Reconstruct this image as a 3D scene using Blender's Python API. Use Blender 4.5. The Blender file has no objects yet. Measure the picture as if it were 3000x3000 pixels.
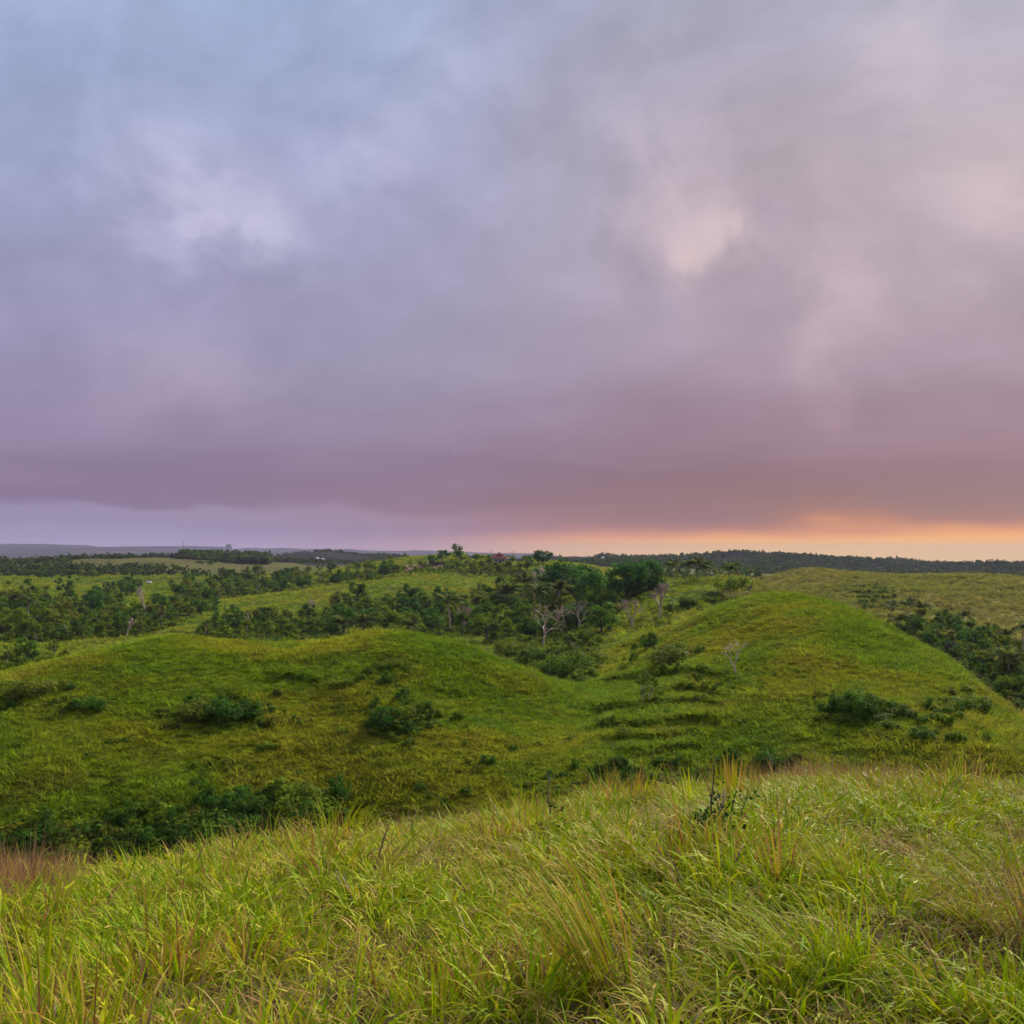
import bpy, bmesh, math, random
import numpy as np
from mathutils import Vector, Matrix, Euler

R = math.radians
HAZE = 0.00008       # extinction of the evening air per metre
scene = bpy.context.scene
COL = scene.collection
F3 = 3075.0            # focal length in photo pixels (3000 px frame)
PITCH = R(2.24)

# ------------------------------------------------------------------ camera
cam_d = bpy.data.cameras.new('camera')
cam_d.sensor_width = 36.0
cam_d.lens = 36.0 * F3 / 3000.0
cam_d.clip_start = 0.05
cam_d.clip_end = 60000.0
cam = bpy.data.objects.new('camera', cam_d)
cam.location = (0, 0, 0)
cam.rotation_euler = (R(90) + PITCH, 0, 0)
COL.objects.link(cam)
scene.camera = cam

# ------------------------------------------------------------------ exposure, sampling
vs = scene.view_settings
vs.view_transform = 'Standard'
vs.look = 'None'
vs.gamma = 1.0
vs.exposure = 2.15
vs.use_curve_mapping = False
EXPO = 2.0 ** vs.exposure
cy = scene.cycles
cy.max_bounces = 5
cy.diffuse_bounces = 3
cy.glossy_bounces = 1
cy.transmission_bounces = 3
cy.transparent_max_bounces = 4
cy.volume_bounces = 0
cy.use_denoising = True
cy.use_adaptive_sampling = True
cy.adaptive_threshold = 0.02
cy.caustics_reflective = False
cy.caustics_refractive = False

# ------------------------------------------------------------------ helpers: colour and node expressions
def lin(c):
    out = []
    for v in c[:3]:
        v = v / 255.0
        out.append(v / 12.92 if v <= 0.04045 else ((v + 0.055) / 1.055) ** 2.4)
    return tuple(out)

class E:
    """a socket with arithmetic"""
    def __init__(s, t, sock): s.t, s.k = t, sock
    def _m(s, op, *o, clamp=False):
        n = s.t.nodes.new('ShaderNodeMath'); n.operation = op; n.use_clamp = clamp
        for i, v in enumerate((s,) + o):
            if isinstance(v, E): s.t.links.new(v.k, n.inputs[i])
            else: n.inputs[i].default_value = v
        return E(s.t, n.outputs[0])
    def __add__(s, o): return s._m('ADD', o)
    __radd__ = __add__
    def __mul__(s, o): return s._m('MULTIPLY', o)
    __rmul__ = __mul__
    def __sub__(s, o): return s._m('SUBTRACT', o)
    def __rsub__(s, o): return (s * -1.0) + o
    def __truediv__(s, o): return s._m('DIVIDE', o)
    def __pow__(s, o): return s._m('POWER', o)
    def abs(s): return s._m('ABSOLUTE')
    def max(s, o): return s._m('MAXIMUM', o)
    def min(s, o): return s._m('MINIMUM', o)
    def exp(s): return s._m('EXPONENT')
    def clamp(s): return s._m('ADD', 0.0, clamp=True)
    def smooth(s, a, b):
        n = s.t.nodes.new('ShaderNodeMapRange'); n.interpolation_type = 'SMOOTHSTEP'
        s.t.links.new(s.k, n.inputs[0])
        n.inputs[1].default_value = a; n.inputs[2].default_value = b
        n.inputs[3].default_value = 0.0; n.inputs[4].default_value = 1.0
        return E(s.t, n.outputs[0])

def nmix(t, f, a, b, blend='MIX'):
    n = t.nodes.new('ShaderNodeMix'); n.data_type = 'RGBA'; n.blend_type = blend; n.clamp_factor = True
    for sock, v in ((n.inputs[0], f), (n.inputs[6], a), (n.inputs[7], b)):
        if isinstance(v, E): t.links.new(v.k, sock)
        elif isinstance(v, (tuple, list)): sock.default_value = tuple(v[:3]) + (1.0,)
        else: sock.default_value = v
    return E(t, n.outputs[2])

def nnoise(t, vec, scale, detail=3.0, rough=0.5, dist=0.0, dim='3D'):
    n = t.nodes.new('ShaderNodeTexNoise'); n.noise_dimensions = dim
    if vec is not None: t.links.new(vec.k, n.inputs['Vector'])
    n.inputs['Scale'].default_value = scale; n.inputs['Detail'].default_value = detail
    n.inputs['Roughness'].default_value = rough; n.inputs['Distortion'].default_value = dist
    return E(t, n.outputs[0])

def ncomb(t, x, y, z):
    n = t.nodes.new('ShaderNodeCombineXYZ')
    for i, v in enumerate((x, y, z)):
        if isinstance(v, E): t.links.new(v.k, n.inputs[i])
        else: n.inputs[i].default_value = v
    return E(t, n.outputs[0])

def nramp(t, f, stops, interp='EASE'):
    n = t.nodes.new('ShaderNodeValToRGB'); n.color_ramp.interpolation = interp
    el = n.color_ramp.elements
    while len(el) < len(stops): el.new(0.5)
    for e, (p, c) in zip(el, stops):
        e.position = p; e.color = tuple(c[:3]) + (1.0,)
    t.links.new(f.k, n.inputs[0])
    return E(t, n.outputs[0])

def px_dir(px, py):
    xc = (px - 1500.0) / F3; yc = (1500.0 - py) / F3
    cp, sp = math.cos(PITCH), math.sin(PITCH)
    return (xc, cp - yc * sp, sp + yc * cp)

def px_at(px, py):
    """photo pixel -> (azimuth, tan of elevation)"""
    x, y, z = px_dir(px, py)
    return math.atan2(x, y), z / math.hypot(x, y)

# ------------------------------------------------------------------ world: evening sky under a broken cloud deck
SUN_AZ, SUN_EL = R(34.0), R(29.0)
wd = bpy.data.worlds.new('World'); scene.world = wd; wd.use_nodes = True
t = wd.node_tree; t.nodes.clear()
tc = t.nodes.new('ShaderNodeTexCoord')
dirv = E(t, tc.outputs['Generated'])
sep = t.nodes.new('ShaderNodeSeparateXYZ'); t.links.new(dirv.k, sep.inputs[0])
X, Y, Z = (E(t, sep.outputs[i]) for i in range(3))
az = X._m('ARCTAN2', Y) * 57.2958
el = Z._m('ARCSINE') * 57.2958
warp = nnoise(t, ncomb(t, az * 0.05, el * 0.06, 1.7), 1.0, 2, 0.5)
vD = ncomb(t, az * 0.055 + (warp - 0.5) * 0.7, el * 0.07 - (warp - 0.5) * 0.5, 0.0)
nA = nnoise(t, vD, 1.15, 3, 0.5, 0.2)         # large masses
nB = nnoise(t, vD, 2.7, 6, 0.58, 0.15)        # billows
stre = ncomb(t, az * 0.085, el * 0.45, 3.3)
nS = nnoise(t, stre, 1.0, 3, 0.55, 0.0)       # low streaks
soft = nnoise(t, ncomb(t, az * 0.06, el * 0.075, 7.7), 1.0, 3, 0.5, 0.0)
high = el.smooth(2.0, 14.0)
higher = el.smooth(6.0, 20.0)
elw = el + (nA - 0.5) * 12.0 * higher + (nS - 0.5) * 4.0 * (1.0 - high) * el.smooth(0.0, 2.5)

def yel(py): return math.degrees(math.atan(px_at(1500, py)[1]))
def sky_ramp(stops):
    ZEN = (188, 198, 222)
    lst = [(max(0.0, yel(y)) / 90.0, lin(c)) for y, c in stops][::-1]
    lst.append((0.62, lin(ZEN)))
    return nramp(t, (elw / 90.0).clamp(), lst, 'LINEAR')

rampL = sky_ramp([(0, (166, 182, 216)), (350, (161, 172, 208)), (700, (161, 164, 197)), (1000, (157, 150, 184)), (1200, (152, 138, 170)),
                  (1340, (144, 124, 156)), (1440, (128, 107, 141)), (1470, (130, 110, 145)), (1492, (149, 135, 169)), (1545, (147, 136, 171)), (1575, (155, 146, 180)), (1605, (166, 154, 184))])
rampC = sky_ramp([(0, (167, 184, 220)), (250, (168, 176, 210)), (600, (166, 165, 197)), (900, (161, 154, 181)), (1100, (155, 145, 170)),
                  (1250, (148, 129, 155)), (1400, (135, 109, 136)), (1455, (138, 102, 124)), (1500, (156, 122, 142)), (1560, (146, 122, 152)), (1590, (170, 132, 136)), (1615, (205, 152, 120))])
rampR = sky_ramp([(0, (168, 167, 187)), (300, (172, 163, 179)), (600, (175, 161, 171)), (900, (170, 152, 165)), (1100, (160, 136, 152)),
                  (1250, (146, 112, 130)), (1400, (130, 92, 108)), (1480, (132, 90, 96)), (1530, (152, 96, 86)), (1556, (196, 122, 80)), (1578, (258, 170, 60)), (1604, (268, 208, 25)), (1620, (270, 215, 15))])
dA = ((az - 32.0 + 180.0)._m('WRAP', 360.0, 0.0) - 180.0).abs()
# WRAP(value, max, min)
wobble = (soft - 0.5) * 12.0
wC = (dA + wobble).smooth(18.0, 43.0)
wL = (dA + wobble).smooth(30.0, 55.0)
sky = nmix(t, wL, nmix(t, wC, rampR, rampC), rampL)
# billow light and shade
lum = 0.965 + (nB - 0.5) * 0.62 * high + (soft - 0.5) * 0.34 * high + (nS - 0.5) * 0.16
# thinner places in the deck where more light comes through
RAG = nB.smooth(0.34, 0.68) * 0.9 + 0.25
def puff(px, py, rx, ry, amp):
    a0, t0 = px_at(px, py)
    a0 = math.degrees(a0); e0 = math.degrees(math.atan(t0))
    dx = (az - a0 + (soft - 0.5) * 9.0) / rx
    dy = (el - e0 + (nB - 0.5) * 5.0) / ry
    return ((dx * dx + dy * dy) * -1.0).exp() * amp * RAG
pfL = (puff(560, 590, 4.4, 2.8, .30) + puff(660, 660, 2.2, 1.8, .20) + puff(450, 400, 3.0, 2.2, .14) + puff(1040, 420, 2.6, 2.4, .14) + puff(1250, 170, 4.0, 2.5, .08))
pfR = (puff(2050, 640, 4.0, 2.6, .12) + puff(2215, 630, 1.6, 1.2, .20) + puff(2050, 740, 1.2, 1.2, .20) + puff(2500, 900, 2.4, 4.5, .13) + puff(2960, 560, 3.2, 3.4, .12)
       + puff(2640, 60, 2.4, 4.0, .07) + puff(1900, 420, 3.5, 2.2, .08) + puff(450, 1050, 5.0, 2.4, .06))
dk = puff(2180, 760, 2.4, 1.5, .22) + puff(1000, 880, 5.0, 2.2, .08) + puff(760, 480, 3.5, 3.0, .06) + puff(1500, 950, 5.0, 3.0, .05)
edge = pfL.smooth(0.12, 0.20) * 0.07 + pfR.smooth(0.10, 0.17) * 0.07
lum = lum + (pfL + pfR + edge - dk)
sky = nmix(t, 1.0, sky, ncomb(t, lum, lum, lum), 'MULTIPLY')
sky = nmix(t, (pfL * 1.5).clamp(), sky, lin((206, 198, 212)))
sky = nmix(t, (pfR * 2.0).clamp(), sky, lin((222, 192, 184)))
# clear evening sky glimpsed through the deck
st = t.nodes.new('ShaderNodeTexSky'); st.sky_type = 'NISHITA'; st.sun_disc = False
st.sun_elevation = SUN_EL; st.sun_rotation = SUN_AZ; st.altitude = 150
bg1 = t.nodes.new('ShaderNodeBackground'); t.links.new(st.outputs[0], bg1.inputs[0]); bg1.inputs[1].default_value = 0.05
bg2 = t.nodes.new('ShaderNodeBackground'); t.links.new(sky.k, bg2.inputs[0]); bg2.inputs[1].default_value = 1.0 / EXPO
mx = t.nodes.new('ShaderNodeMixShader'); mx.inputs[0].default_value = 0.97
t.links.new(bg1.outputs[0], mx.inputs[1]); t.links.new(bg2.outputs[0], mx.inputs[2])
wo = t.nodes.new('ShaderNodeOutputWorld'); t.links.new(mx.outputs[0], wo.inputs[0])
wd.cycles.sampling_method = 'MANUAL'; wd.cycles.sample_map_resolution = 512

# ------------------------------------------------------------------ sun: veiled, very soft, ahead and to the right
sl = bpy.data.lights.new('sun', 'SUN'); sl.energy = 1.5; sl.angle = R(16); sl.color = (1.0, 0.95, 0.84)
so = bpy.data.objects.new('sun', sl); COL.objects.link(so)
sdir = Vector((math.sin(SUN_AZ) * math.cos(SUN_EL), math.cos(SUN_AZ) * math.cos(SUN_EL), math.sin(SUN_EL)))
so.rotation_euler = sdir.to_track_quat('Z', 'Y').to_euler()
so.location = sdir * 50

# ------------------------------------------------------------------ tagging
def tag(o, label=None, cat=None, group=None, kind=None):
    if label: o['label'] = label
    if cat: o['category'] = cat
    if group: o['group'] = group
    if kind: o['kind'] = kind
    return o

# ------------------------------------------------------------------ terrain
def hash2(ix, iy, seed):
    h = (ix.astype(np.int64) * 374761393 + iy.astype(np.int64) * 668265263 + seed * 974634777) & 0x7fffffff
    h = ((h ^ (h >> 13)) * 1274126177) & 0x7fffffff
    return ((h ^ (h >> 16)) & 0xffff) / 65535.0
def vnoise(x, y, seed=0):
    x = np.asarray(x, float); y = np.asarray(y, float)
    ix, iy = np.floor(x), np.floor(y); fx, fy = x - ix, y - iy
    fx = fx * fx * fx * (fx * (fx * 6 - 15) + 10); fy = fy * fy * fy * (fy * (fy * 6 - 15) + 10)
    a, b = hash2(ix, iy, seed), hash2(ix + 1, iy, seed)
    c, d = hash2(ix, iy + 1, seed), hash2(ix + 1, iy + 1, seed)
    return (a + (b - a) * fx) * (1 - fy) + (c + (d - c) * fx) * fy - 0.5
def fbm(x, y, seed=0, o=3):
    s = 0; a = 1.0
    for i in range(o):
        s = s + a * vnoise(x * 2 ** i + 17.3 * i, y * 2 ** i - 9.1 * i, seed + i); a *= 0.5
    return s

# control profiles: photo column -> (distance, photo row) or (distance, 'z', height)
Zz = 'z'
CTRL = {
 -500: [(48, Zz, -19), (66, Zz, -23), (85, Zz, -22), (110, 2100), (130, Zz, -16), (170, Zz, -19), (260, Zz, -19), (450, Zz, -18), (700, Zz, -11), (900, Zz, -9), (1300, Zz, -18), (3000, Zz, -25), (7000, Zz, 45), (10000, Zz, 0)],
 0:   [(48, Zz, -18.5), (64, Zz, -22.5), (76, 2450), (95, 2160), (113, 1992), (132, Zz, -14.5), (160, Zz, -17.5), (200, 1925), (300, 1825), (400, 1770), (520, 1722), (700, 1676), (900, 1650), (1150, Zz, -16), (1800, Zz, -30), (3000, Zz, -32), (7000, 1600), (10000, Zz, -10)],
 250: [(48, Zz, -18.5), (64, Zz, -22.5), (76, 2420), (98, 2090), (118, 1925), (138, Zz, -14.5), (165, Zz, -17.5), (230, 1900), (320, 1815), (420, 1760), (540, 1715), (700, 1672), (900, 1640), (1200, Zz, -15), (1800, Zz, -28), (3000, Zz, -25), (7000, 1603), (10000, Zz, -10)],
 500: [(48, Zz, -18.5), (64, Zz, -22), (76, 2390), (100, 2030), (123, 1868), (143, Zz, -13.5), (175, Zz, -17), (250, 1868), (340, 1800), (430, 1752), (560, 1706), (720, 1665), (950, 1634), (1250, Zz, -12), (1800, Zz, -22), (3000, Zz, -20), (7000, 1610), (10000, Zz, -10)],
 850: [(48, Zz, -18), (64, Zz, -21.5), (76, 2370), (100, 2030), (122, 1887), (142, Zz, -14), (175, Zz, -17), (250, 1862), (330, 1792), (410, 1738), (470, 1718), (560, 1702), (760, 1668), (1100, 1644), (1500, Zz, -16), (3000, Zz, -18), (7000, 1616), (10000, Zz, -10)],
 1150: [(48, Zz, -17.5), (63, Zz, -20.5), (76, 2330), (98, 2010), (117, 1857), (137, Zz, -13), (170, Zz, -17), (250, 1850), (320, 1785), (390, 1722), (450, 1694), (510, 1662), (590, 1640), (700, Zz, -7), (900, Zz, -12), (3000, Zz, -18), (7000, 1621), (10000, Zz, -10)],
 1350: [(48, Zz, -17), (63, Zz, -20), (76, 2300), (98, 2030), (114, 1888), (133, Zz, -14.5), (170, Zz, -17.8), (230, 1860), (310, 1785), (380, 1725), (450, 1685), (520, 1632), (600, Zz, -4), (760, Zz, -9), (1200, Zz, -12), (3000, Zz, -16), (6000, Zz, 0)],
 1550: [(48, Zz, -16.5), (62, Zz, -19.5), (76, 2300), (96, 2100), (108, 1972), (124, Zz, -14.8), (160, Zz, -18.2), (215, 1880), (290, 1790), (360, 1730), (440, 1685), (520, 1642), (600, Zz, -5), (760, Zz, -9), (1200, Zz, -10), (3000, Zz, -14), (6000, Zz, 0)],
 1700: [(48, Zz, -16), (62, Zz, -18.8), (76, 2290), (96, 2120), (112, 2030), (135, 1985), (165, 1930), (205, 1862), (260, 1795), (340, 1735), (430, 1690), (520, 1655), (620, Zz, -7), (800, Zz, -10), (1500, 1636), (2200, Zz, -28)],
 1900: [(48, Zz, -15.5), (62, Zz, -18), (76, 2280), (96, 2090), (115, 1985), (140, 1898), (165, 1850), (200, 1802), (250, 1722), (275, 1708), (310, Zz, -11), (400, Zz, -14), (600, Zz, -14), (900, 1668), (1500, 1638), (2200, Zz, -30)],
 1970: [(48, Zz, -15.3), (62, Zz, -17.8), (76, 2280), (96, 2075), (112, 1975), (130, 1893), (150, 1842), (170, Zz, -13.4), (205, 1800), (250, 1722), (275, 1706), (310, Zz, -11), (400, Zz, -14), (600, Zz, -14), (900, 1668), (1500, 1638), (2200, Zz, -30)],
 2220: [(48, Zz, -14.7), (61, Zz, -17.2), (75, 2260), (96, 2020), (116, 1875), (146, 1748), (170, Zz, -9.2), (195, Zz, -11.5), (250, 1735), (280, 1712), (320, Zz, -12), (420, Zz, -14), (600, Zz, -14), (900, 1680), (1500, 1640), (2200, Zz, -30)],
 2100: [(48, Zz, -15), (62, Zz, -17.5), (76, 2270), (96, 2050), (115, 1925), (132, 1838), (150, 1784), (176, Zz, -11), (210, 1775), (245, 1722), (270, 1702), (305, Zz, -11), (420, Zz, -14), (600, Zz, -14), (900, 1672), (1500, 1637), (2200, Zz, -30)],
 2330: [(48, Zz, -14.5), (60, Zz, -17), (74, 2250), (96, 2000), (118, 1838), (145, 1742), (168, Zz, -9), (200, Zz, -14.5), (260, Zz, -17), (320, Zz, -14), (390, 1705), (440, 1672), (520, Zz, -12), (700, Zz, -15), (900, 1690), (1500, 1648), (2200, Zz, -30)],
 2600: [(48, Zz, -14.5), (60, Zz, -17.5), (74, 2240), (94, 2030), (114, 1910), (133, 1838), (155, Zz, -13), (190, Zz, -17.5), (240, 1852), (300, 1790), (370, 1722), (440, 1686), (520, Zz, -13), (700, Zz, -15), (900, 1696), (1500, 1669), (2200, Zz, -44)],
 2800: [(48, Zz, -15), (60, Zz, -18), (74, 2240), (92, 2080), (108, 1985), (122, 1948), (142, Zz, -17.5), (180, Zz, -20), (230, 1880), (290, 1820), (360, 1740), (440, 1683), (520, Zz, -13), (700, Zz, -15), (900, 1698), (1500, 1675), (2200, Zz, -48)],
 3000: [(48, Zz, -16), (60, Zz, -18.5), (74, 2270), (90, 2160), (104, 2118), (122, Zz, -19.2), (150, Zz, -22.5), (190, 1975), (240, 1880), (300, 1820), (370, 1738), (450, 1690), (540, Zz, -14), (700, Zz, -16), (900, 1700), (1500, 1677), (2200, Zz, -52)],
 3500: [(48, Zz, -17), (62, Zz, -20.5), (80, Zz, -22), (105, Zz, -22), (150, Zz, -23), (250, Zz, -20), (450, Zz, -10), (700, Zz, -15), (1500, Zz, -24), (2200, Zz, -48)],
}
P, V = [], []
for px, lst in CTRL.items():
    for it in lst:
        if len(it) == 2:
            a, tv = px_at(px, it[1])
        else:
            a = px_at(px, 1620)[0]; tv = it[2] / it[0]
        P.append((math.degrees(a) / 9.0, math.log(it[0]) * 2.6)); V.append(tv)
    if lst[-1][0] < 9000:
        for dd_ in (4000.0, 10000.0):
            P.append((math.degrees(px_at(px, 1620)[0]) / 9.0, math.log(dd_) * 2.6)); V.append(-0.022 if px > 1600 else -0.004)
P = np.array(P); V = np.array(V)
def tpsk(r2): return 0.5 * r2 * np.log(r2 + 1e-12)
n_ = len(P)
K = tpsk(((P[:, None] - P[None]) ** 2).sum(-1)) + np.eye(n_) * 1e-3
A = np.zeros((n_ + 3, n_ + 3)); A[:n_, :n_] = K; A[:n_, n_] = 1; A[:n_, n_ + 1:] = P
A[n_, :n_] = 1; A[n_ + 1:, :n_] = P.T
W = np.linalg.solve(A, np.concatenate([V, [0, 0, 0]]))
AZLIM = R(34.0)
def sstep(x, a, b):
    x = np.clip((x - a) / (b - a), 0, 1); return x * x * (3 - 2 * x)
def height(a, d):
    """terrain height at azimuth a (rad), distance d; a, d arrays"""
    a = np.asarray(a, float); d = np.asarray(d, float)
    ac = np.clip(a, -AZLIM, AZLIM); dc = np.maximum(d, 30.0)
    px = np.degrees(ac).ravel() / 9.0; py = np.log(dc).ravel() * 2.6
    tv = np.empty(px.size)
    for i in range(0, px.size, 20000):
        sl_ = slice(i, i + 20000)
        r2 = (px[sl_, None] - P[None, :, 0]) ** 2 + (py[sl_, None] - P[None, :, 1]) ** 2
        tv[sl_] = tpsk(r2) @ W[:n_] + W[n_] + W[n_ + 1] * px[sl_] + W[n_ + 2] * py[sl_]
    z = (tv.reshape(a.shape)) * dc
    # foreground brow: a knoll that rolls away from the eye
    q = np.degrees(ac)
    dcr = np.interp(q, [-34, -25, 0, 12, 24, 34], [11.5, 12, 14, 15.5, 17, 17.5])
    aa = np.interp(q, [-34, -25, -14, 0, 12, 24, 34], [.036, .025, .026, .028, .009, .014, .02])
    z0 = -1.65
    zf = z0 - aa * d + z0 * (d / dcr) ** 2
    w = sstep(d, 26.0, 50.0)
    zf = np.maximum(zf, -24.0)
    z = zf * (1 - w) + z * w
    x, y = d * np.sin(a), d * np.cos(a)
    z = z + fbm(x / 2.6, y / 2.6, 3, 2) * 0.16 * sstep(d, 2, 6) * (1 - sstep(d, 30, 60))
    z = z + fbm(x / 9.0, y / 9.0, 11, 3) * 0.32 * sstep(d, 55, 80) * (1 - sstep(d, 200, 300))
    z = z + fbm(x / 40.0, y / 40.0, 21, 3) * 2.4 * sstep(d, 170, 320) * (1 - sstep(d, 1500, 2500))
    z = z + fbm(x / 230.0, y / 230.0, 31, 3) * 22.0 * sstep(d, 900, 1500) * (1 - sstep(d, 3000, 4500))
    z = z + fbm(x / 450.0, y / 450.0, 37, 4) * 38.0 * sstep(d, 4000, 6000) * (1 - sstep(1500 + F3 * np.tan(ac), 1000, 1700))
    pxx = 1500 + F3 * np.tan(ac)
    # terraced plots on the far right field
    zq = z / 1.3 + 0.3 * fbm(x / 60, y / 60, 78, 2); fr = zq - np.floor(zq)
    z = z + 0.55 * 1.3 * (sstep(fr, 0.6, 1.0) - fr) * sstep(pxx, 2560, 2700) * sstep(d, 280, 310) * (1 - sstep(d, 430, 460))
    m2 = sstep(pxx, 2450, 2490) * (1 - sstep(pxx, 2590, 2640)) * sstep(d, 315, 335) * (1 - sstep(d, 400, 415))
    zq = z / 1.1; fr = zq - np.floor(zq)
    z = z + m2 * 1.1 * (sstep(fr, 0.7, 1.0) - fr)
    return z

def srange(a, b, s):
    return list(np.arange(a, b, s))
ds = list(np.geomspace(0.35, 26, 90)[:-1]) + srange(26, 60, 1.0) + srange(60, 175, 0.62) + list(np.geomspace(175, 620, 170)[:-1]) + list(np.geomspace(620, 10000, 125))
ds = np.array(ds)
azs = np.concatenate([np.linspace(-180, -34, 32)[:-1], np.linspace(-34, 34, 500), np.linspace(34, 180, 32)[1:-1]])
azs = np.radians(azs)
AG, DG = np.meshgrid(azs, ds, indexing='ij')
HG = height(AG, DG)
TG = HG / DG
NA, ND = AG.shape

def g_height(a, d):
    """bilinear height on the mesh grid"""
    a = np.asarray(a, float); d = np.asarray(d, float)
    i = np.clip(np.searchsorted(azs, a) - 1, 0, NA - 2); j = np.clip(np.searchsorted(ds, d) - 1, 0, ND - 2)
    fa = (a - azs[i]) / (azs[i + 1] - azs[i]); fd = (d - ds[j]) / (ds[j + 1] - ds[j])
    return ((HG[i, j] * (1 - fa) + HG[i + 1, j] * fa) * (1 - fd) + (HG[i, j + 1] * (1 - fa) + HG[i + 1, j + 1] * fa) * fd)
def ground_xy(x, y):
    return float(g_height(np.arctan2(x, y), np.hypot(x, y)))
def at_px(px, py, dmin=30.0, dmax=14000.0):
    """first ground point seen behind a photo pixel, no nearer than dmin"""
    a, tv = px_at(px, py)
    i = min(max(int(np.searchsorted(azs, a)) - 1, 0), NA - 2)
    fa = (a - azs[i]) / (azs[i + 1] - azs[i])
    prof = TG[i] * (1 - fa) + TG[i + 1] * fa
    jj = np.where((ds >= dmin) & (ds <= dmax) & (prof >= tv))[0]
    if len(jj) == 0: return None
    j = jj[0]
    if j > 0 and ds[j - 1] >= dmin and prof[j] > prof[j - 1]:
        f = (tv - prof[j - 1]) / (prof[j] - prof[j - 1]); d = ds[j - 1] + f * (ds[j] - ds[j - 1])
    else: d = ds[j]
    x, y = d * math.sin(a), d * math.cos(a)
    return Vector((x, y, float(g_height(a, d))))
# farmed terraces: each lip is a real step laid along a line on the ground
TERRACES = [([(1690, 2105), (1780, 2082), (1900, 2068)], 1.0), ([(1870, 2062), (2000, 2062), (2140, 2066)], .9), ([(1700, 2140), (1850, 2128), (1990, 2122), (2130, 2126)], 1.3), ([(1730, 2172), (1900, 2160), (2110, 2160)], 1.0),
            ([(1800, 2215), (1930, 2200), (2080, 2196)], 1.2), ([(1960, 2010), (2060, 2030), (2140, 2040)], .8), ([(1760, 2010), (1850, 1985), (1960, 1972), (2140, 1984)], .9), ([(1900, 2240), (2060, 2232)], 1.0),
            ([(640, 2042), (700, 2046), (760, 2050)], 1.3), ([(760, 1990), (850, 1988), (960, 2000)], 1.0), ([(1090, 1935), (1200, 1932)], .8), ([(1960, 1768), (2040, 1760), (2130, 1762)], 1.3), ([(1950, 1785), (2080, 1778)], 1.2), ([(1985, 1750), (2150, 1748)], 1.2)]
PXG = 1500 + F3 * np.tan(np.clip(AG, -1.2, 1.2))
off_ = np.zeros_like(HG); LIPS = []
for line, hgt in TERRACES:
    xs = np.linspace(line[0][0], line[-1][0], 24); ys = np.interp(xs, [p[0] for p in line], [p[1] for p in line]) + 5 * np.sin(xs / 37.0)
    dd = []
    for a_, b_ in zip(xs, ys):
        p = at_px(a_, b_, 55, 300); dd.append(math.hypot(p.x, p.y) if p else np.nan)
    dd = np.array(dd)
    if np.isnan(dd).all(): continue
    dd = np.where(np.isnan(dd), np.nanmedian(dd), dd); dd = np.convolve(np.pad(dd, 2, 'edge'), np.ones(5) / 5, 'valid')
    dl = np.interp(PXG, xs, dd); sg = DG - dl
    tp = sstep(PXG, xs[0], xs[0] + 40) * (1 - sstep(PXG, xs[-1] - 40, xs[-1])) * (np.abs(AG) < 0.6)
    k_ = np.median(dd) / 105.0
    off_ += tp * hgt * k_ * 0.40 * np.tanh(sg / (0.35 * k_)) * np.exp(-np.abs(sg) / (2.6 * k_))
    LIPS.append((xs, dd, hgt, k_))
HG = HG + off_
TG = HG / DG

def pxm(py_len, d):
    """metres spanned by photo pixels at distance d"""
    return py_len * d / F3

# ------------------------------------------------------------------ materials
def new_mat(name):
    m = bpy.data.materials.new(name); m.use_nodes = True
    m.node_tree.nodes.clear()
    return m, m.node_tree
def finish(m, t, color, rough=0.8, transl=0.0, spec=0.2, bump=None, bump_strength=0.4, bump_dist=0.1, transl_col=None):
    p = t.nodes.new('ShaderNodeBsdfPrincipled')
    if isinstance(color, E): t.links.new(color.k, p.inputs['Base Color'])
    else: p.inputs['Base Color'].default_value = tuple(color) + (1,)
    p.inputs['Roughness'].default_value = rough
    p.inputs['Specular IOR Level'].default_value = spec
    if bump is not None:
        b = t.nodes.new('ShaderNodeBump'); b.inputs['Strength'].default_value = bump_strength; b.inputs['Distance'].default_value = bump_dist
        t.links.new(bump.k, b.inputs['Height']); t.links.new(b.outputs[0], p.inputs['Normal'])
    out = t.nodes.new('ShaderNodeOutputMaterial')
    if transl > 0:
        tr = t.nodes.new('ShaderNodeBsdfTranslucent')
        tcol = transl_col or color
        if isinstance(tcol, E): t.links.new(tcol.k, tr.inputs[0])
        else: tr.inputs[0].default_value = tuple(tcol) + (1,)
        mx = t.nodes.new('ShaderNodeMixShader'); mx.inputs[0].default_value = transl
        t.links.new(p.outputs[0], mx.inputs[1]); t.links.new(tr.outputs[0], mx.inputs[2])
        t.links.new(mx.outputs[0], out.inputs[0])
    else:
        t.links.new(p.outputs[0], out.inputs[0])
    return m
def npos(t):
    g = t.nodes.new('ShaderNodeNewGeometry'); return E(t, g.outputs['Position'])
def nattr(t, name):
    a = t.nodes.new('ShaderNodeAttribute'); a.attribute_name = name; return E(t, a.outputs['Color'])
def nrand(t):
    o = t.nodes.new('ShaderNodeObjectInfo'); return E(t, o.outputs['Random'])
def nval(t, c, v):
    return nmix(t, 1.0, c, ncomb(t, v, v, v), 'MULTIPLY')

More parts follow.
